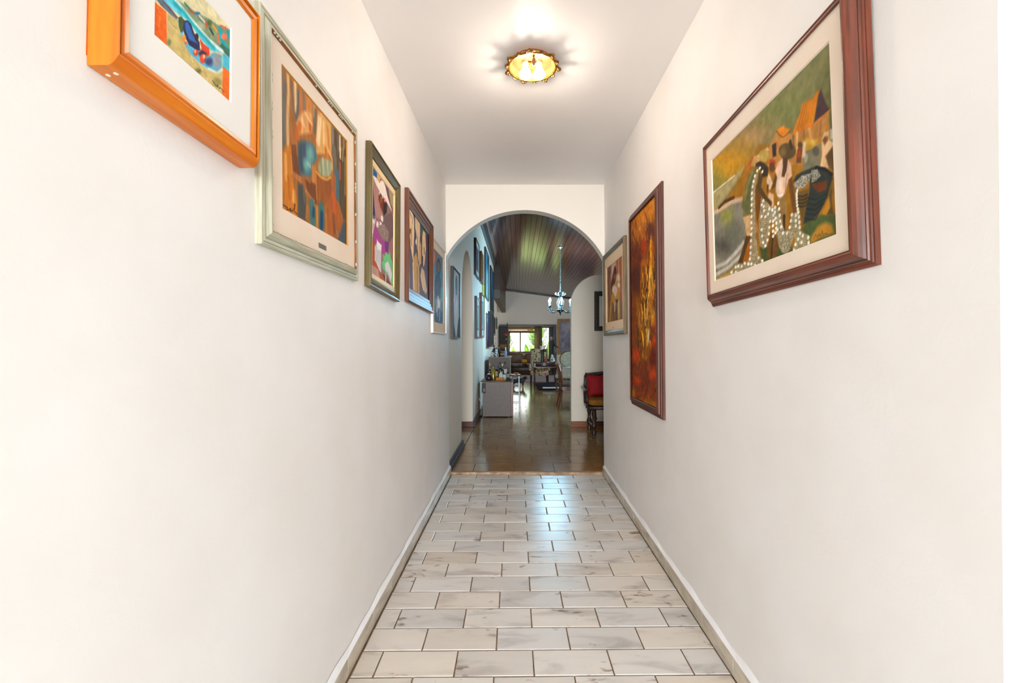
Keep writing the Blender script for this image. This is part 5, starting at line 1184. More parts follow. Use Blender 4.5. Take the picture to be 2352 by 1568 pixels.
# ================================================================== DINING FURNITURE
honey = mat('honey_brown_wood', (116,66,34), .3, (86,48,26), 5, (6,6,1), coat=.3)
dc = thing('dining_chair', 'honey brown dining chair with curved rear legs and splayed back, turned to the table', 'chair', (.99, 8.87, .02))
for sy in (-1, 1):
    y = sy*.20
    part('leg', MB().tube([(-.235,y,0),(-.205,y,.16),(-.175,y,.34),(-.165,y,.44),(-.185,y,.60),(-.225,y,.76),(-.255,y,.84)], [.017,.021,.027,.028,.026,.022,.018], 8, flat=1.0), honey, dc, True)
    part('leg', MB().tube([(.20,y*1.05,.40),(.205,y*1.05,.20),(.215,y*1.05,0)], [.026,.021,.016], 8), honey, dc, True)
    part('apron', MB().bar((-.17,y,.385), (.20,y*1.05,.385), .024, .07), honey, dc)
part('apron', MB().bar((-.17,-.2,.385), (-.17,.2,.385), .024, .07), honey, dc); part('apron', MB().bar((.20,-.21,.385), (.20,.21,.385), .024, .07), honey, dc)
part('seat', MB().box(-.19, .22, -.225, .225, .42, .465, bev=.014), mat('dark_leather_seat', (56,34,26), .4), dc, True)
part('backrest', MB().tube([(-.255,-.215,.83),(-.262,0,.855),(-.255,.215,.83)], .026, 8, flat=.8).bar((-.185,-.2,.58), (-.185,.2,.58), .018, .05).bar((-.20,-.06,.60), (-.25,-.06,.83), .04, .012).bar((-.20,.06,.60), (-.25,.06,.83), .04, .012), honey, dc, True)
d2 = copy_tree(dc); d2.name = 'dining_chair'; d2.location = (1.62, 10.35, .02); d2.rotation_euler.z = -PI/2-.05
tag(d2, 'dining chair on the far side of the glass table, only its dark top rail showing', 'chair', 'dining chairs'); dc['group'] = 'dining chairs'
tb = thing('dining_table', 'round dining table with a thick glass top on a dark pedestal, under the chandelier', 'table', (1.58, 9.30, .02))
part('table_top', MB().lathe(0, 0, [(.60,.735),(.645,.738),(.652,.745),(.645,.752),(.60,.755)], 48), mat('frosted_glass_top', (168,190,188), .12), tb, True)
part('pedestal', MB().lathe(0, 0, [(.26,.68),(.30,.70),(.30,.732),(.02,.734)], 28).lathe(0, 0, [(.30,0),(.30,.03),(.12,.06),(.08,.16),(.11,.34),(.07,.52),(.10,.64),(.28,.69)], 28), darkwood, tb, True)
# chair with the red cushion by the wing wall
tw = mat('turned_dark_wood', (48,32,28), .3, (66,44,36), 8); 
rc = thing('armchair', 'dark turned-wood armchair with an ochre seat pad against the wing wall', 'chair', (1.24, 6.42, .02))
part('seat', MB().box(-.30, .30, -.24, .24, .345, .385, bev=.008), tw, rc, True)
part('seat_cushion', MB().blob((0,-.01,.435), (.295,.235,.052), 20, 8, .45), mat('ochre_velvet', (168,112,30), .8, (140,92,24), 14), rc, True)
for sx in (-1, 1):
    for yy in (-.20, .22):
        part('leg', MB().lathe(sx*.225, yy, [(.026,0),(.030,.03),(.022,.05),(.018,.07),(.032,.10),(.036,.14),(.024,.16),(.020,.20),(.024,.24),(.034,.28),(.026,.32),(.034,.345)], 12), tw, rc, True)
    part('stretcher', MB().tube([(sx*.225,-.2,.12),(sx*.225,.22,.12)], .018, 8), tw, rc, True)
    part('armrest', MB().tube([(sx*.325,.23,.60),(sx*.335,.0,.615),(sx*.335,-.20,.60),(sx*.335,-.255,.585)], [.018,.022,.024,.030], 8, flat=.8), tw, rc, True)
    part('arm_post', MB().tube([(sx*.315,-.17,.36),(sx*.31,-.18,.46),(sx*.325,-.19,.59)], [.02,.016,.018], 8), tw, rc, True)
    part('back_post', MB().tube([(sx*.28,.235,.36),(sx*.285,.25,.60),(sx*.27,.27,.76),(sx*.25,.275,.80)], .02, 8), tw, rc, True)
part('stretcher', MB().tube([(-.225,-.2,.145),(-.12,-.2,.155),(0,-.2,.135),(.12,-.2,.155),(.225,-.2,.145)], [.018,.024,.018,.024,.018], 8), tw, rc, True)
part('backrest', MB().tube([(-.26,.272,.77),(0,.28,.80),(.26,.272,.77)], .024, 8, flat=1.2).box(-.27, .27, .25, .27, .42, .74), tw, rc, True)
for sx in (-1, 1): part('leg_brace', MB().tube([(sx*.215,-.2,.30),(sx*.19,-.2,.22),(sx*.215,-.2,.17)], .013, 6), tw, rc, True)
red = mat('red_cloth', (176,10,26), .75, (150,6,20), 40, bump=.2)
cu = MB(); n = 14
for sgn in (-1, 1):
    vs = []
    for j in range(n+1):
        for i in range(n+1):
            u, v = i/n*2-1, j/n*2-1; t = .075*((1-u**4)*(1-v**4))**.6; pin = 1-.09*(1-abs(u)**2)*abs(v)**3; pin2 = 1-.09*(1-abs(v)**2)*abs(u)**3
            vs.append((u*.225*pin2, sgn*t, v*.155*pin))
    cu.add(vs, [(j*(n+1)+i, j*(n+1)+i+1, (j+1)*(n+1)+i+1, (j+1)*(n+1)+i) for j in range(n) for i in range(n)])
co = link('cushion', cu.mesh('cushion', red, True), None, (1.185, 6.53, .655)); co.rotation_euler = (-.20, 0, 0); tag(co, 'plain red cushion leaning on the back of the dark armchair', 'cushion')
# ================================================================== MINI FRIDGE, STOOL, SIDEBOARD
fr = thing('mini_fridge', 'grey-brown mini fridge seen from its side beside the left wall', 'fridge', (-.357, 7.73, .02))
out = [(-.233,.015),(.234,.015),(.234,.585),(-.233,.585),(-.233,.565),(-.180,.565),(-.180,.40),(-.233,.40)]
steel = mat('fridge_side', (122,112,108), .45, (110,100,98), 30, bump=.04); blk = mat('black_plastic', (28,26,26), .5)
part('body', MB().prism(out, 'y', 0, .50), steel, fr)
part('door', MB().box(.236, .272, -.002, .50, .02, .585, bev=.008), mat('fridge_door', (176,150,146), .35), fr, True)
part('door_seal', MB().box(.2335, .2365, .004, .496, .03, .575), mat('red_seal', (120,44,44), .5), fr)
part('condenser', MB().box(-.250, -.182, .02, .48, .405, .560), blk, fr)
for i in range(4): part('grille_wire', MB().tube([(-.252,.03,.425+.035*i),(-.252,.47,.425+.035*i)], .004, 6), mat('wire_metal', (150,140,134), .3, metal=.7), fr)
part('warning_label', MB().box(-.218, -.196, .0188, .0198, .425, .475), mat('pink_label', (190,140,146), .6), fr)
for a, b in ((-.2,.04),(.2,.04),(-.2,.46),(.2,.46)): part('foot', MB().lathe(a, b, [(.018,0),(.018,.016)], 10), blk, fr)
part('power_cord', MB().tube([(-.250,.06,.42),(-.262,.03,.34),(-.262,.0,.22),(-.255,.0,.10),(-.262,.02,.03)], .005, 6).tube([(-.262,.0,.25),(-.29,.02,.30),(-.296,.05,.315)], .005, 6), mat('white_cord', (220,220,214), .5), fr, True)
bd = link('serving_board', MB().box(-.265, .265, -.01, .49, 0, .022, bev=.006).mesh('serving_board', wood('board_brown', (122,92,62), (100,72,48), .4, 'x'), True), None, (-.355, 7.73, .605)); tag(bd, 'brown wooden board covering the top of the mini fridge', 'board')
BT = .627
def X8(px, Y): return (px-1190)*Y/F_PX
G = {'green': mat('green_glass', (20,44,26), .08), 'dark': mat('dark_glass', (16,14,18), .08), 'wine': mat('wine_glass_bottle', (44,14,22), .1), 'gold': mat('golden_glass', (150,132,40), .1, metal=.2), 'clear': mat('milky_glass', (206,214,206), .1)}
def bottle(label, x, y, z, h, r, gm, neck=.34, label_m=None, cap_m=None, group='bottles on the fridge', lab=(.18,.52), shoulder=.56):
    t = thing('bottle', label, 'bottle', (x, y, z), 0, group); rn = r*.38
    part('glass_body', MB().lathe(0, 0, [(r*.8,0),(r,.008),(r,h*shoulder),(r*.86,h*(shoulder+.06)),(rn*1.15,h*(1-neck)),(rn,h*(1-neck*.6)),(rn,h*.985),(rn*.9,h)], 20), gm, t, True)
    if label_m: part('paper_label', MB().lathe(0, 0, [(r*1.015,h*lab[0]),(r*1.02,h*lab[0]+.001),(r*1.02,h*lab[1]-.001),(r*1.015,h*lab[1])], 20, cap=False), label_m, t, True)
    if cap_m: part('cap', MB().lathe(0, 0, [(rn*1.12,h*.86),(rn*1.14,h),(rn*.9,h*1.006)], 14), cap_m, t, True)
    return t
lab_w = mat('white_label', (222,216,206), .7); lab_c = mat('cream_label', (196,166,120), .7); lab_p = mat('pink_white_label', (232,212,206), .7); foil = mat('purple_foil', (120,96,140), .35, metal=.4); capw = mat('white_cap', (226,226,222), .4); capd = mat('dark_cap', (22,26,24), .4)
bottle('slim wine-red bottle at the back left of the fridge top', X8(1125,8.02), 8.02, BT, .275, .028, G['wine'], label_m=None, cap_m=lab_c)
bottle('wide golden olive bottle catching the light on the fridge top', X8(1133,7.93), 7.93, BT, .225, .036, G['gold'], .16, shoulder=.74)
bottle('bottle with purple foil neck and cream label on the fridge top', X8(1139.5,8.04), 8.04, BT, .27, .031, G['wine'], label_m=lab_c, cap_m=foil)
bottle('tall plain dark green bottle in the middle of the fridge top', X8(1149,8.06), 8.06, BT, .30, .031, G['green'], cap_m=capd)
bottle('dark bottle with a white cap on the fridge top', X8(1154,8.0), 8.0, BT, .27, .027, G['dark'], cap_m=capw)
bottle('green bottle with a pink-white arched label on the fridge top', X8(1160,8.07), 8.07, BT, .30, .033, G['green'], label_m=lab_p, cap_m=capd, lab=(.28,.60))
bottle('small black bottle at the right edge of the fridge top', X8(1167,7.96), 7.96, BT, .20, .024, G['dark'], label_m=mat('grey_label', (150,146,140), .6))
for px, h in ((1150.5,.095), (1158.5,.085)):
    t = thing('glass_jar', 'milky glass jar with a pointed lid in front of the bottles' if px < 1155 else 'milky glass jar with a flat teal lid in front of the bottles', 'jar', (X8(px,7.86), 7.86, BT), 0, 'glass jars on the fridge')
    part('glass_body', MB().lathe(0, 0, [(.030,0),(.033,.006),(.033,h),(.026,h+.012)], 20), G['clear'], t, True)
    part('lid', MB().lathe(0, 0, [(.027,h+.012),(.024,h+.026),(.010,h+.04),(.003,h+.055)] if px < 1155 else [(.031,h+.010),(.031,h+.022),(.02,h+.026)], 16), G['clear'] if px < 1155 else mat('teal_lid', (40,90,96), .4), t, True)
t = thing('clay_pot', 'round dark pot with a pale spout cap at the front left of the fridge top', 'pot', (X8(1123,7.80), 7.80, BT)); part('body', MB().lathe(0, 0, [(.035,0),(.058,.012),(.066,.04),(.055,.075),(.034,.092),(.032,.10)], 24), mat('aubergine_glaze', (44,24,36), .3), t, True); part('stopper', MB().lathe(0, 0, [(.030,.098),(.03,.108),(.012,.122),(.004,.124)], 16), mat('pale_stopper', (206,180,164), .6), t, True)
bx = thing('biscuit_box', 'long orange-yellow box lying in front of the bottles', 'box', (X8(1148.5,7.78), 7.80, BT)); part('carton', MB().box(-.07, .07, -.03, .03, 0, .047, bev=.003), mat('orange_carton', (206,136,42), .6, (190,118,36), 12), bx, True); part('lid_flap', MB().box(-.072, .072, -.032, .032, .040, .049, bev=.002), mat('orange_carton_lid', (212,146,52), .6), bx, True)
t = thing('green_dish', 'flat dark green dish at the front right corner of the fridge top', 'dish', (X8(1168,7.80), 7.80, BT+.001)); part('dish', MB().lathe(0, 0, [(.02,0),(.04,.004),(.062,.018),(.064,.020),(.058,.019),(.03,.008)], 24), mat('dark_green_glaze', (44,66,56), .3), t, True)
part('leaf', MB().add([(.03,-.01,.02),(.08,-.03,.035),(.13,-.03,.02),(.155,-.02,-.02),(.12,.0,.03),(.07,.02,.04)], [(0,1,5),(1,4,5),(1,2,4),(2,3,4)]), mat('leaf_green', (66,96,58), .5), t)
st = thing('bar_stool', 'slim grey metal bar stool standing beyond the mini fridge', 'stool', (-.055, 8.42, .02)); tubem = mat('grey_tube', (128,142,150), .3, metal=.6)
LG = [(-.075,-.09),(.075,-.09),(.075,.09),(-.075,.09)]
for a, b in LG: part('leg', MB().tube([(a*1.0,b*1.1,0),(a*.95,b,.64)], .010, 8), tubem, st, True)
for z in (.16, .31, .46):
    for i in range(4):
        (a,b),(c,d) = LG[i], LG[(i+1)%4]; part('rung', MB().tube([(a,b*1.05,z),(c,d*1.05,z)], .006, 6), tubem, st, True)
part('seat', MB().box(-.095, .10, -.115, .115, .64, .668, bev=.008), mat('stool_seat', (112,74,40), .25), st, True)
t = thing('brass_bowl', 'small brass bowl added as the golden glint on the bar stool', 'bowl', (-.03, 8.40, .689)); part('bowl', MB().lathe(0, 0, [(.012,0),(.02,.004),(.036,.016),(.042,.03),(.040,.03),(.030,.015),(.01,.006)], 20), mat('bright_brass', (236,196,120), .15, metal=.9), t, True); part('foot_ring', MB().lathe(0, 0, [(.016,0),(.018,.004),(.012,.006)], 16), mat('bright_brass', (236,196,120), .15, metal=.9), t, True)  # bowl added to give the golden glint on the stool seat
sb = thing('sideboard', 'tall grey-brown sideboard behind the mini fridge', 'cabinet', (-.375, 9.30, .02)); oak = wood('grey_oak', (112,94,82), (94,78,68), .5, 'y'); 
part('carcass', MB().box(-.205, .195, 0, 1.35, .06, .925), oak, sb)
part('top', MB().box(-.215, .215, -.015, 1.365, .925, .948, bev=.004), mat('sideboard_top', (126,104,88), .35), sb, True)
part('plinth', MB().box(-.19, .17, .02, 1.33, 0, .06), darkwood, sb)
for k in range(3):
    d = part('door', MB().box(.195, .212, .02+k*.445, .445+k*.445, .08, .915, bev=.004), oak, sb, True); part('knob', MB().lathe(.222, .40+k*.445, [(.012,.50),(.012,.52)], 10), iron, d, True)
ST = .968
SG = 'things on the sideboard'
for px, hgt, nm in ((1131,.10,'left'), (1140,.16,'tall')):
    t = thing('ceramic_jar', 'black and white patterned jar on the sideboard, the %s one' % ('shorter' if nm == 'left' else 'taller'), 'jar', (X8(px,9.6), 9.6, ST), 0, SG)
    part('body', MB().lathe(0, 0, [(.022,0),(.034,.02),(.036,hgt*.5),(.026,hgt*.85),(.02,hgt)], 18), mat('black_white_glaze', (30,30,32), .3, (214,212,206), 40, contrast=(.47,.53)), t, True)
    part('lid', MB().lathe(0, 0, [(.022,hgt),(.02,hgt+.012),(.006,hgt+.022),(.007,hgt+.03)], 14), blk, t, True)
bottle('dark liquor bottle on the sideboard', X8(1145.5,9.7), 9.7, ST, .24, .036, G['dark'], group=SG); bottle('dark blue tilted-neck bottle at the back of the sideboard', X8(1135,10.0), 10.0, ST, .25, .035, mat('blue_black_glass', (28,34,48), .1), group=SG)
t = thing('wicker_box', 'brown wicker box with a pale band on the sideboard', 'box', (X8(1154,9.7), 9.7, ST), 0, SG); part('body', MB().box(-.042, .042, -.05, .05, 0, .055, bev=.004), mat('wicker_brown', (112,76,40), .7, (84,54,28), 60), t, True); part('lid', MB().box(-.045, .045, -.053, .053, .060, .12, bev=.006), mat('wicker_brown', (112,76,40), .7, (84,54,28), 60), t, True); part('band', MB().box(-.044, .044, -.052, .052, .054, .062), lab_w, t)
t = thing('blue_vase', 'grey-blue glass bottle vase on the sideboard', 'vase', (X8(1161.5,9.6), 9.6, ST), 0, SG); part('body', MB().lathe(0, 0, [(.022,0),(.025,.01),(.026,.09),(.018,.13),(.012,.14)], 18), mat('grey_blue_glass', (116,134,170), .15), t, True); part('candle', MB().lathe(0, 0, [(.009,.135),(.009,.20),(.002,.203)], 10), mat('cream_candle', (244,238,200), .5), t, True)
t = thing('white_bowl', 'small white dish with curled ends at the sideboard edge', 'bowl', (-.16, 9.38, ST), 0, SG); part('bowl', MB().lathe(0, 0, [(.015,0),(.03,.004),(.045,.018),(.047,.02),(.03,.009)], 20), whitef, t, True); part('foot_ring', MB().lathe(0, 0, [(.018,-.0),(.018,.003)], 12), whitef, t, True)
hs = thing('hanging_beads', 'string of small brass beads hanging below the end pictures', 'ornament', (-.654, 13.2, 1.05)); tz = .0
part('string', MB().tube([(0,0,0),(0,0,.72)], .002, 5), blk, hs)
for z in (.05, .20, .34, .47, .60): part('bead', MB().blob((0,0,z), (.012,.012,.022), 8, 6), mat('bright_brass', (236,196,120), .15, metal=.9), hs, True)
# ================================================================== CONSOLE DESK AND WHAT STANDS ON IT
dk = thing('console_desk', 'small dark wooden console desk with one long drawer and slim legs', 'desk', (.745, 12.90, .02)); mah = mat('dark_mahogany', (44,24,24), .25, (60,32,30), 8)
part('top', MB().box(-.32, .32, -.20, .20, .68, .706, bev=.005), mah, dk, True)
dr = part('drawer', MB().box(-.27, .27, -.188, .17, .585, .675, bev=.003), mah, dk, True); part('knob', MB().blob((0,-.20,.63), (.012,.014,.012), 10, 6), silver, dr, True)
part('apron', MB().box(-.30, .30, -.18, .18, .56, .68), mah, dk)
for a in (-1, 1):
    for b in (-1, 1): part('leg', MB().tube([(a*.285,b*.17,.57),(a*.285,b*.17,.30),(a*.288,b*.175,0)], [.024,.019,.014], 8), mah, dk, True)
part('stretcher', MB().bar((-.285,-.17,.13), (-.285,.17,.13), .02), mah, dk); part('stretcher', MB().bar((.285,-.17,.13), (.285,.17,.13), .02), mah, dk); part('stretcher', MB().bar((-.285,0,.13), (.285,0,.13), .02), mah, dk)
DT = .726
va = thing('flower_vase', 'tall clear glass vase of white and pink flowers on the console desk', 'vase', (X8(1246,12.9), 12.9, DT)); part('glass_body', MB().lathe(0, 0, [(.05,0),(.052,.01),(.044,.15),(.05,.34),(.048,.34),(.040,.15),(.044,.012),(.0,.012)], 20, cap=False), glass_mat('vase_glass', (190,205,205)), va, True)
rr = random.Random(5)
for i in range(9):
    a = rr.uniform(0, 2*PI); r0 = rr.uniform(.02,.10); h = rr.uniform(.36,.45); x, y = r0*math.cos(a), r0*math.sin(a)
    sm = part('flower_stem', MB().tube([(0,0,.02),(x*.3,y*.3,.26),(x,y,h-.02)], .004, 5), mat('stem_green', (40,66,40), .6), va)
    part('blossom', MB().blob((x,y,h), (.034,.034,.026), 9, 6), mat('petal_white' if i % 3 else 'petal_pink', (232,222,218) if i % 3 else (214,160,166), .7), sm, True)
for i in range(12):
    a = rr.uniform(0, 2*PI); r0 = rr.uniform(.06,.12); z = rr.uniform(.30,.38); c, s = math.cos(a), math.sin(a)
    part('leaf', MB().add([(.02*c,.02*s,.30),(r0*.6*c-.03*s,r0*.6*s+.03*c,z),(r0*1.2*c,r0*1.2*s,z-.03),(r0*.6*c+.03*s,r0*.6*s-.03*c,z)], [(0,1,2,3)]), mat('vase_leaf', (36,58,40), .6), va)
t = thing('orange_bowl', 'round orange glass ornament beside the flower vase', 'ornament', (X8(1253,12.82), 12.80, DT)); part('bowl', MB().lathe(0, 0, [(.018,0),(.035,.015),(.042,.045),(.032,.075),(.02,.085)], 18), mat('orange_glass', (196,72,36), .2), t, True); part('neck', MB().lathe(0, 0, [(.02,.084),(.012,.10),(.016,.115)], 14), mat('orange_glass', (196,72,36), .2), t, True)
for px, z, r0, lbl in ((1268,0,.055,'round black and white pot on the console desk'), (1271.5,0,.04,'smaller black and white pot at the right end of the console desk')):
    Y = 12.85 if r0 > .05 else 12.75; h = .19 if r0 > .05 else .10
    t = thing('ceramic_pot', lbl, 'pot', (X8(px,Y), Y, DT), 0, 'pots on the console desk'); part('body', MB().lathe(0, 0, [(r0*.6,0),(r0,h*.25),(r0*.95,h*.55),(r0*.6,h*.85),(r0*.65,h)], 20), mat('white_black_glaze', (222,220,214), .3, (30,30,32), 26, contrast=(.50,.58)), t, True); part('lid', MB().lathe(0, 0, [(r0*.62,h),(r0*.5,h+.012),(.008,h+.018),(.01,h+.03)], 16), whitef, t, True)
fg = thing('figurine', 'tall black carved figure with a raised arm on the console desk', 'figurine', (X8(1272.5,13.0), 13.03, DT)); ebony = mat('ebony', (20,18,20), .35)
part('body', MB().lathe(0, 0, [(.05,.012),(.052,.03),(.035,.12),(.045,.22),(.05,.32),(.034,.40),(.044,.46),(.02,.49),(.016,.50)], 16), ebony, fg, True)
part('head', MB().blob((-.004,-.004,.535), (.026,.026,.036), 12, 8), ebony, fg, True)
part('arm', MB().tube([(.035,0,.455),(.075,-.01,.43),(.11,-.01,.40),(.14,-.01,.40)], [.014,.012,.010,.008], 8), ebony, fg, True); part('arm', MB().tube([(-.035,0,.455),(-.055,-.02,.40),(-.03,-.045,.36)], [.014,.012,.009], 8), ebony, fg, True)
part('base', MB().lathe(0, 0, [(.06,0),(.06,.012)], 18), ebony, fg)
# floral high-backed chairs
floral = mat('floral_cloth', (196,184,150), .85, (120,74,44), 22, contrast=(.50,.60), detail=2)
def floral_chair(label, x, y, rz):
    t = thing('floral_armchair', label, 'chair', (x, y, .02), rz)
    part('backrest', MB().box(-.235, .235, .20, .29, .38, 1.07, bev=.03), floral, t, True); part('seat', MB().box(-.26, .26, -.27, .22, .30, .46, bev=.04), floral, t, True)
    for sx in (-1, 1):
        part('armrest', MB().box(sx*.235, sx*.30, -.24, .22, .44, .62, bev=.02), floral, t, True); part('back_edge', MB().box(sx*.232, sx*.25, .19, .30, .36, 1.06), mat('russet_edge', (132,76,46), .5), t)
        for yy in (-.24, .25): part('leg', MB().tube([(sx*.235,yy,.31),(sx*.24,yy*1.03,0)], [.028,.018], 8), mah, t, True)
    return t
floral_chair('floral high-backed armchair standing behind the console desk', X8(1238.5,13.6), 13.6, 0)
ov = thing('oval_back_chair', 'chair with a pale oval back behind the honey brown chair', 'chair', (1.18, 11.35, .02), -.35)
pal = mat('pale_upholstery', (188,166,140), .8, (160,134,108), 30); br = mat('chair_brown', (96,62,40), .4)
part('backrest', MB().prism([(.21*math.cos(t*PI/16), .83+.19*math.sin(t*PI/16)) for t in range(32)], 'y', .22, .25), pal, ov, True)
part('back_frame', MB().tube([(.22*math.cos(t*PI/16), .235, .83+.20*math.sin(t*PI/16)) for t in range(33)], .018, 6), br, ov, True)
part('seat', MB().blob((0,0,.43), (.26,.25,.06), 20, 8, .5), pal, ov, True); part('seat_frame', MB().lathe(0, 0, [(.22,.33),(.24,.34),(.24,.40),(.2,.41)], 20), br, ov, True)
for sx in (-1, 1):
    part('leg', MB().tube([(sx*.19,-.18,.36),(sx*.20,-.2,0)], [.024,.014], 8), br, ov, True); part('leg', MB().tube([(sx*.17,.20,.66),(sx*.17,.18,.36),(sx*.19,.23,0)], [.016,.024,.016], 8), br, ov, True)
# pet bed and dog
pb = thing('pet_bed', 'dark padded pet bed with a white blanket under the console desk', 'pet bed', (.80, 12.42, .02))
part('cushion', MB().blob((0,0,.06), (.31,.22,.06), 24, 8, .6), mat('black_fleece', (30,24,30), .9, (46,38,44), 30), pb, True)
part('rim', MB().tube([(.30*math.cos(t*PI/12), .21*math.sin(t*PI/12), .12) for t in range(25)], .05, 8), mat('dark_fleece', (36,26,30), .9), pb, True)
part('blanket', MB().box(-.16, .27, -.29, -.20, .05, .085, bev=.012), mat('white_fleece', (214,214,222), .9), pb, True)
dg = bpy.data.meshes.new('dog')
V = [(-.13,0,.19),(-.05,0,.185),(.04,0,.185),(.10,0,.19),(.15,-.01,.245),(.175,-.035,.285),(.19,-.085,.265),(.196,-.115,.255),
     (-.145,-.045,.155),(-.165,-.05,.085),(-.15,-.05,.015),(-.13,-.07,.008), (-.145,.045,.155),(-.165,.05,.085),(-.15,.05,.015),(-.13,.03,.008),
     (.10,-.045,.14),(.105,-.05,.075),(.10,-.055,.015),(.118,-.075,.008), (.10,.045,.14),(.105,.05,.075),(.10,.045,.015),(.118,.025,.008),
     (-.19,0,.20),(-.25,0,.235),(-.30,0,.27)]
Ed = [(0,1),(1,2),(2,3),(3,4),(4,5),(5,6),(6,7),(0,8),(8,9),(9,10),(10,11),(0,12),(12,13),(13,14),(14,15),(3,16),(16,17),(17,18),(18,19),(3,20),(20,21),(21,22),(22,23),(0,24),(24,25),(25,26)]
Rd = [.062,.060,.064,.066,.045,.046,.024,.016,.040,.022,.016,.014,.040,.022,.016,.014,.036,.022,.017,.014,.036,.022,.017,.014,.020,.011,.006]
dg.from_pydata(V, Ed, [])
do = link('dog', dg, None, (.03, 12.98, .02)); tag(do, 'small black and tan dog standing on the shiny floor beyond the stool', 'dog')
dog_m = bpy.data.materials.new('black_and_tan_coat'); dog_m.use_nodes = True; nt = dog_m.node_tree; tc = nt.nodes.new('ShaderNodeTexCoord'); sx = nt.nodes.new('ShaderNodeSeparateXYZ'); nt.links.new(tc.outputs['Object'], sx.inputs[0])
rp = nt.nodes.new('ShaderNodeValToRGB'); rp.color_ramp.elements[0].position = .055; rp.color_ramp.elements[0].color = lin((128,78,42))+(1,); rp.color_ramp.elements[1].position = .10; rp.color_ramp.elements[1].color = lin((26,22,24))+(1,)
nt.links.new(sx.outputs[2], rp.inputs[0]); nt.links.new(rp.outputs[0], nt.nodes['Principled BSDF'].inputs['Base Color']); nt.nodes['Principled BSDF'].inputs['Roughness'].default_value = .55
dg.materials.append(dog_m); smod = do.modifiers.new('skin', 'SKIN'); smod.use_smooth_shade = True
for v, r0 in zip(dg.skin_vertices[0].data if dg.skin_vertices else [], Rd): v.radius = (r0, r0)
if not dg.skin_vertices:
    dg.attributes  # the skin layer is made by the modifier
    import bmesh; bm = bmesh.new(); bm.from_mesh(dg); lay = bm.verts.layers.skin.verify()
    for i, v in enumerate(bm.verts): v[lay].radius = (Rd[i], Rd[i]); v[lay].use_root = (i == 0)
    bm.to_mesh(dg); bm.free()
do.modifiers.new('smooth', 'SUBSURF').levels = 2; do.modifiers['smooth'].render_levels = 2
tan = mat('tan_fur', (136,84,46), .6); fur = mat('black_fur', (26,22,24), .6)
for s in (-1, 1):
    part('ear', MB().blob((.165+s*.045, -.03, .262), (.014,.022,.044), 10, 8), fur, do, True); part('eye', MB().blob((.178+s*.018, -.078, .295), (.006,.006,.006), 8, 6), blk, do, True)
part('nose', MB().blob((.197,-.130,.256), (.010,.008,.008), 8, 6), blk, do, True)
# ================================================================== LIVING END: hutch, rug, sofa, curtain, grille, garden
hu = thing('bookcase', 'dark open bookcase with shelves left of the garden window', 'bookcase', (-.575, 18.42, .02)); hd = mat('grey_dark_wood', (72,64,60), .5, (58,50,46), 8)
part('side_panel', MB().box(-.20, -.175, -.13, .13, 0, 1.90), hd, hu); part('side_panel', MB().box(.155, .18, -.13, .13, 0, 1.90), hd, hu); part('back_panel', MB().box(-.19, .17, .11, .13, 0, 1.90), hd, hu)
for z in (.04, .62, 1.0, 1.34, 1.88): part('shelf', MB().box(-.178, .158, -.13, .112, z, z+.025), hd, hu)
part('finial', MB().lathe(.15, -.1, [(.03,1.90),(.02,1.93),(.03,1.96),(.008,2.03),(.002,2.06)], 12), darkwood, hu, True)
t = thing('flower_pot', 'red flower with green leaves on a bookcase shelf', 'flower', (-.455, 18.36, 1.386)); part('pot', MB().lathe(0, 0, [(.03,0),(.045,.05),(.048,.055)], 14), mat('yellow_pot', (196,200,80), .5), t, True); fl = part('stem', MB().tube([(0,0,.04),(0,0,.15)], .006, 6), mat('stem_green', (40,66,40), .6), t)
for k in range(7): a = k*2*PI/7; part('petal', MB().blob((.035*math.cos(a), .035*math.sin(a)-.01, .20+.02*math.sin(k*2)), (.038,.03,.05), 8, 6), mat('red_petal', (222,72,74), .6), fl, True)
t = thing('storage_basket', 'tan basket on the lower bookcase shelf', 'basket', (-.58, 18.40, 1.046)); part('body', MB().box(-.14, .14, -.09, .09, 0, .15, bev=.01), mat('tan_basket', (150,112,62), .8, (120,86,46), 50), t, True); part('rim', MB().box(-.145, .145, -.095, .095, .14, .165, bev=.006), mat('tan_basket', (150,112,62), .8, (120,86,46), 50), t, True)
rg = thing('rug', 'pale grey-lilac rug with a darker border in front of the sofa', 'rug', (.55, 16.2, .02)); part('field', MB().box(-.95, 1.2, -1.35, 1.5, 0, .012), mat('rug_lilac', (196,192,204), .95, (176,172,188), 30, bump=.2), rg); part('border', MB().box(-1.02, 1.27, -1.42, 1.57, 0, .009), mat('rug_border', (120,112,124), .95), rg)
sf = thing('sofa', 'brown leather sofa with two seats facing the dining room under the window', 'sofa', (.25, 19.35, .02)); lea = mat('brown_leather', (76,52,42), .35, (60,40,32), 6)
part('base', MB().box(-.95, .95, -.42, .42, .06, .26, bev=.02), lea, sf, True)
for k in (-1, 1):
    part('seat_cushion', MB().blob((k*.375, -.08, .33), (.37,.36,.085), 20, 8, .4), lea, sf, True); part('back_cushion', MB().blob((k*.375, .27, .60), (.37,.12,.23), 20, 8, .45), mat('tan_leather', (128,96,66), .45, (110,80,54), 6), sf, True)
    part('armrest', MB().box(k*.76, k*.95, -.42, .42, .20, .55, bev=.05), lea, sf, True)
    for yy in (-.36, .36): part('foot', MB().lathe(k*.85, yy, [(.03,0),(.03,.065)], 10), darkwood, sf)
t = link('cushion', MB().blob((0,0,0), (.115,.05,.07), 16, 8, .5).mesh('cushion', mat('yellow_cloth', (226,164,36), .8), True), None, (.26, 19.27, .515)); tag(t, 'small yellow cushion on the brown leather sofa', 'cushion'); t.rotation_euler = (-.2, .05, 0)
blind_m = cloth_mat('cream_blind', (236,212,176), .6)
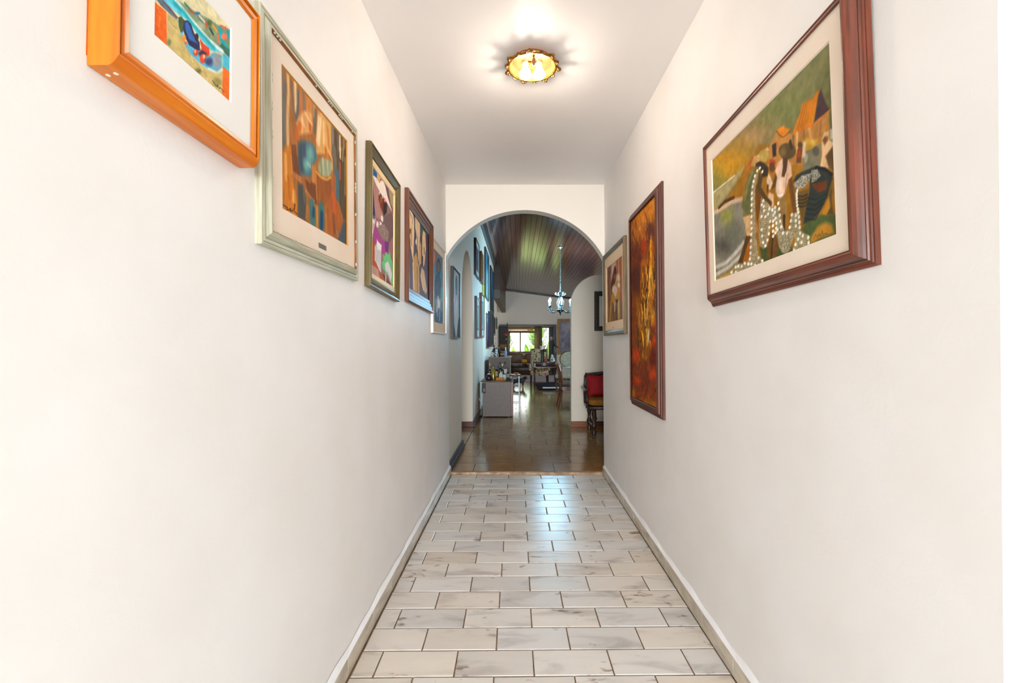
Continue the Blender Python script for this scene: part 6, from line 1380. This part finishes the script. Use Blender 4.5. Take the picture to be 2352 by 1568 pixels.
bl = thing('roller_blind', 'cream blind gathered above the garden window', 'blind', (.13, 20.36, 1.78))
for k in range(4): part('fold', MB().box(-.58, .55, -.012-.004*k, .012, .045*k, .045*k+.040, bev=.006), blind_m, bl, True)
cn = thing('curtain', 'pleated beige curtain hanging at the right side of the window', 'curtain', (.86, 20.33, .05)); cm_ = MB(); n = 60
pts = [(-.15+.30*i/n, .035*math.sin(i/n*2*PI*5.5)) for i in range(n+1)]
for i in range(n): (a, ya), (b, yb) = pts[i], pts[i+1]; cm_.add([(a,ya,0),(b,yb,0),(b,yb,1.92),(a,ya,1.92),(a,ya+.004,0),(b,yb+.004,0),(b,yb+.004,1.92),(a,ya+.004,1.92)], [(0,1,2,3),(7,6,5,4),(3,2,6,7)])
part('cloth', cm_, cloth_mat('beige_curtain', (214,200,176), .6), cn, True); part('rod', MB().tube([(-.17,.0,1.93),(.17,.0,1.93)], .014, 8), darkwood, cn, True)
gr = thing('grille_door', 'dark wooden garden door with carved bars and an arched fretwork', 'door', (1.21, 20.43, .02))
part('stile', MB().box(-.21, -.15, -.03, .03, 0, 1.95), darkwood, gr); part('stile', MB().box(.13, .21, -.03, .03, 0, 1.95), darkwood, gr); part('rail', MB().box(-.15, .13, -.03, .03, 0, .55), darkwood, gr); part('rail', MB().box(-.15, .13, -.03, .03, 1.90, 1.95), darkwood, gr)
for k in range(4): part('bar', MB().tube([(-.105+.065*k,0,.55),(-.105+.065*k,0,1.0),(-.105+.065*k,0,1.35),(-.105+.065*k,0,1.90)], [.011,.013,.011,.013], 8), darkwood, gr, True)
for k in range(3):
    for z in (.70, 1.50, 1.80): part('fret_ring', MB().tube([(-.072+.065*k+.028*math.cos(q*PI/8), 0, z+.028*math.sin(q*PI/8)) for q in range(17)], .007, 6), iron, gr, True)
pd = thing('door_leaf', 'dark plain door leaf folded beside the grille door', 'door', (1.52, 20.36, .02)); part('panel', MB().box(-.10, .12, -.02, .02, 0, 1.95), darkwood, pd); 
for k in range(4): part('plank', MB().box(-.098+.055*k, -.048+.055*k, -.03, -.02, .02, 1.93, bev=.004), darkwood, pd)
t = thing('wall_lantern', 'small white lantern hung on the dark door leaf', 'lantern', (1.46, 20.30, 1.38)); part('shade', MB().lathe(0, 0, [(.04,0),(.055,.02),(.055,.13),(.03,.16)], 14), mat('lantern_white', (232,226,214), .5), t, True); part('hook', MB().tube([(0,0,.16),(0,.02,.19),(0,.05,.19)], .005, 6), iron, t, True)
# garden
def leaf(m, base, tip, w, droop, n=6):
    b = Vector(base); t = Vector(tip); d = t-b; sd = d.cross(Vector((0,0,1))); sd = sd.normalized() if sd.length > 1e-4 else Vector((1,0,0)); vs = []
    for i in range(n+1):
        f = i/n; c = b+d*f+Vector((0,0,droop*4*f*(1-f))); ww = w*math.sin(PI*min(1, .08+f*.95))**.8 if i < n else .002
        vs += [c-sd*ww+Vector((0,0,.02*w)), c, c+sd*ww+Vector((0,0,.02*w))]
    fs = []
    for i in range(n): k = i*3; fs += [(k,k+1,k+4,k+3),(k+1,k+2,k+5,k+4)]
    m.add(vs, fs); return m
lg = mat('bright_leaf', (140,176,66), .45, (96,150,50), 5); lg2 = mat('mid_leaf', (150,170,96), .5, (104,150,76), 5); dkl = mat('dark_leaf', (84,104,80), .5, (110,130,96), 5)
def garden_plant(name, label, cat, loc, n, hmin, hmax, rad, w, m, seed, stem=.02):
    rr = random.Random(seed); t = thing(name, label, cat, loc)
    part('trunk', MB().tube([(0,0,0),(.02,.01,hmin*.6),(0,0,hmin)], [stem*1.4,stem,stem*.7], 8), mat('bark', (110,86,62), .8), t, True)
    for i in range(n):
        a = rr.uniform(0, 2*PI); h = rr.uniform(hmin*.7, hmax); r0 = rr.uniform(.4, 1)*rad
        part('leaf', leaf(MB(), (0,0,hmin*rr.uniform(.5,1)), (r0*math.cos(a), r0*math.sin(a), h), w*rr.uniform(.7,1.2), .12*rad), m, t, True)
garden_plant('banana_plant', 'bright green banana plant with broad leaves just outside the window', 'plant', (.42, 21.6, -.05), 14, .7, 1.35, .6, .12, lg, 3, .05)
garden_plant('shrub', 'small yellow-green shrub low outside the left pane', 'plant', (-.15, 22.2, -.05), 22, .6, 1.25, .35, .06, lg, 4)
garden_plant('tree', 'pale green tree showing in the upper right pane', 'tree', (.95, 24.0, -.05), 80, 1.5, 2.6, 1.0, .09, lg2, 5, .05)
garden_plant('tree', 'thin dark tree with sparse drooping leaves behind the left pane', 'tree', (-.6, 24.5, -.05), 34, 1.2, 2.2, .8, .06, dkl, 6, .04)
garden_plant('shrub', 'leafy green shrub seen through the grille door', 'plant', (1.35, 22.0, -.05), 50, .8, 1.6, .5, .08, lg, 7)
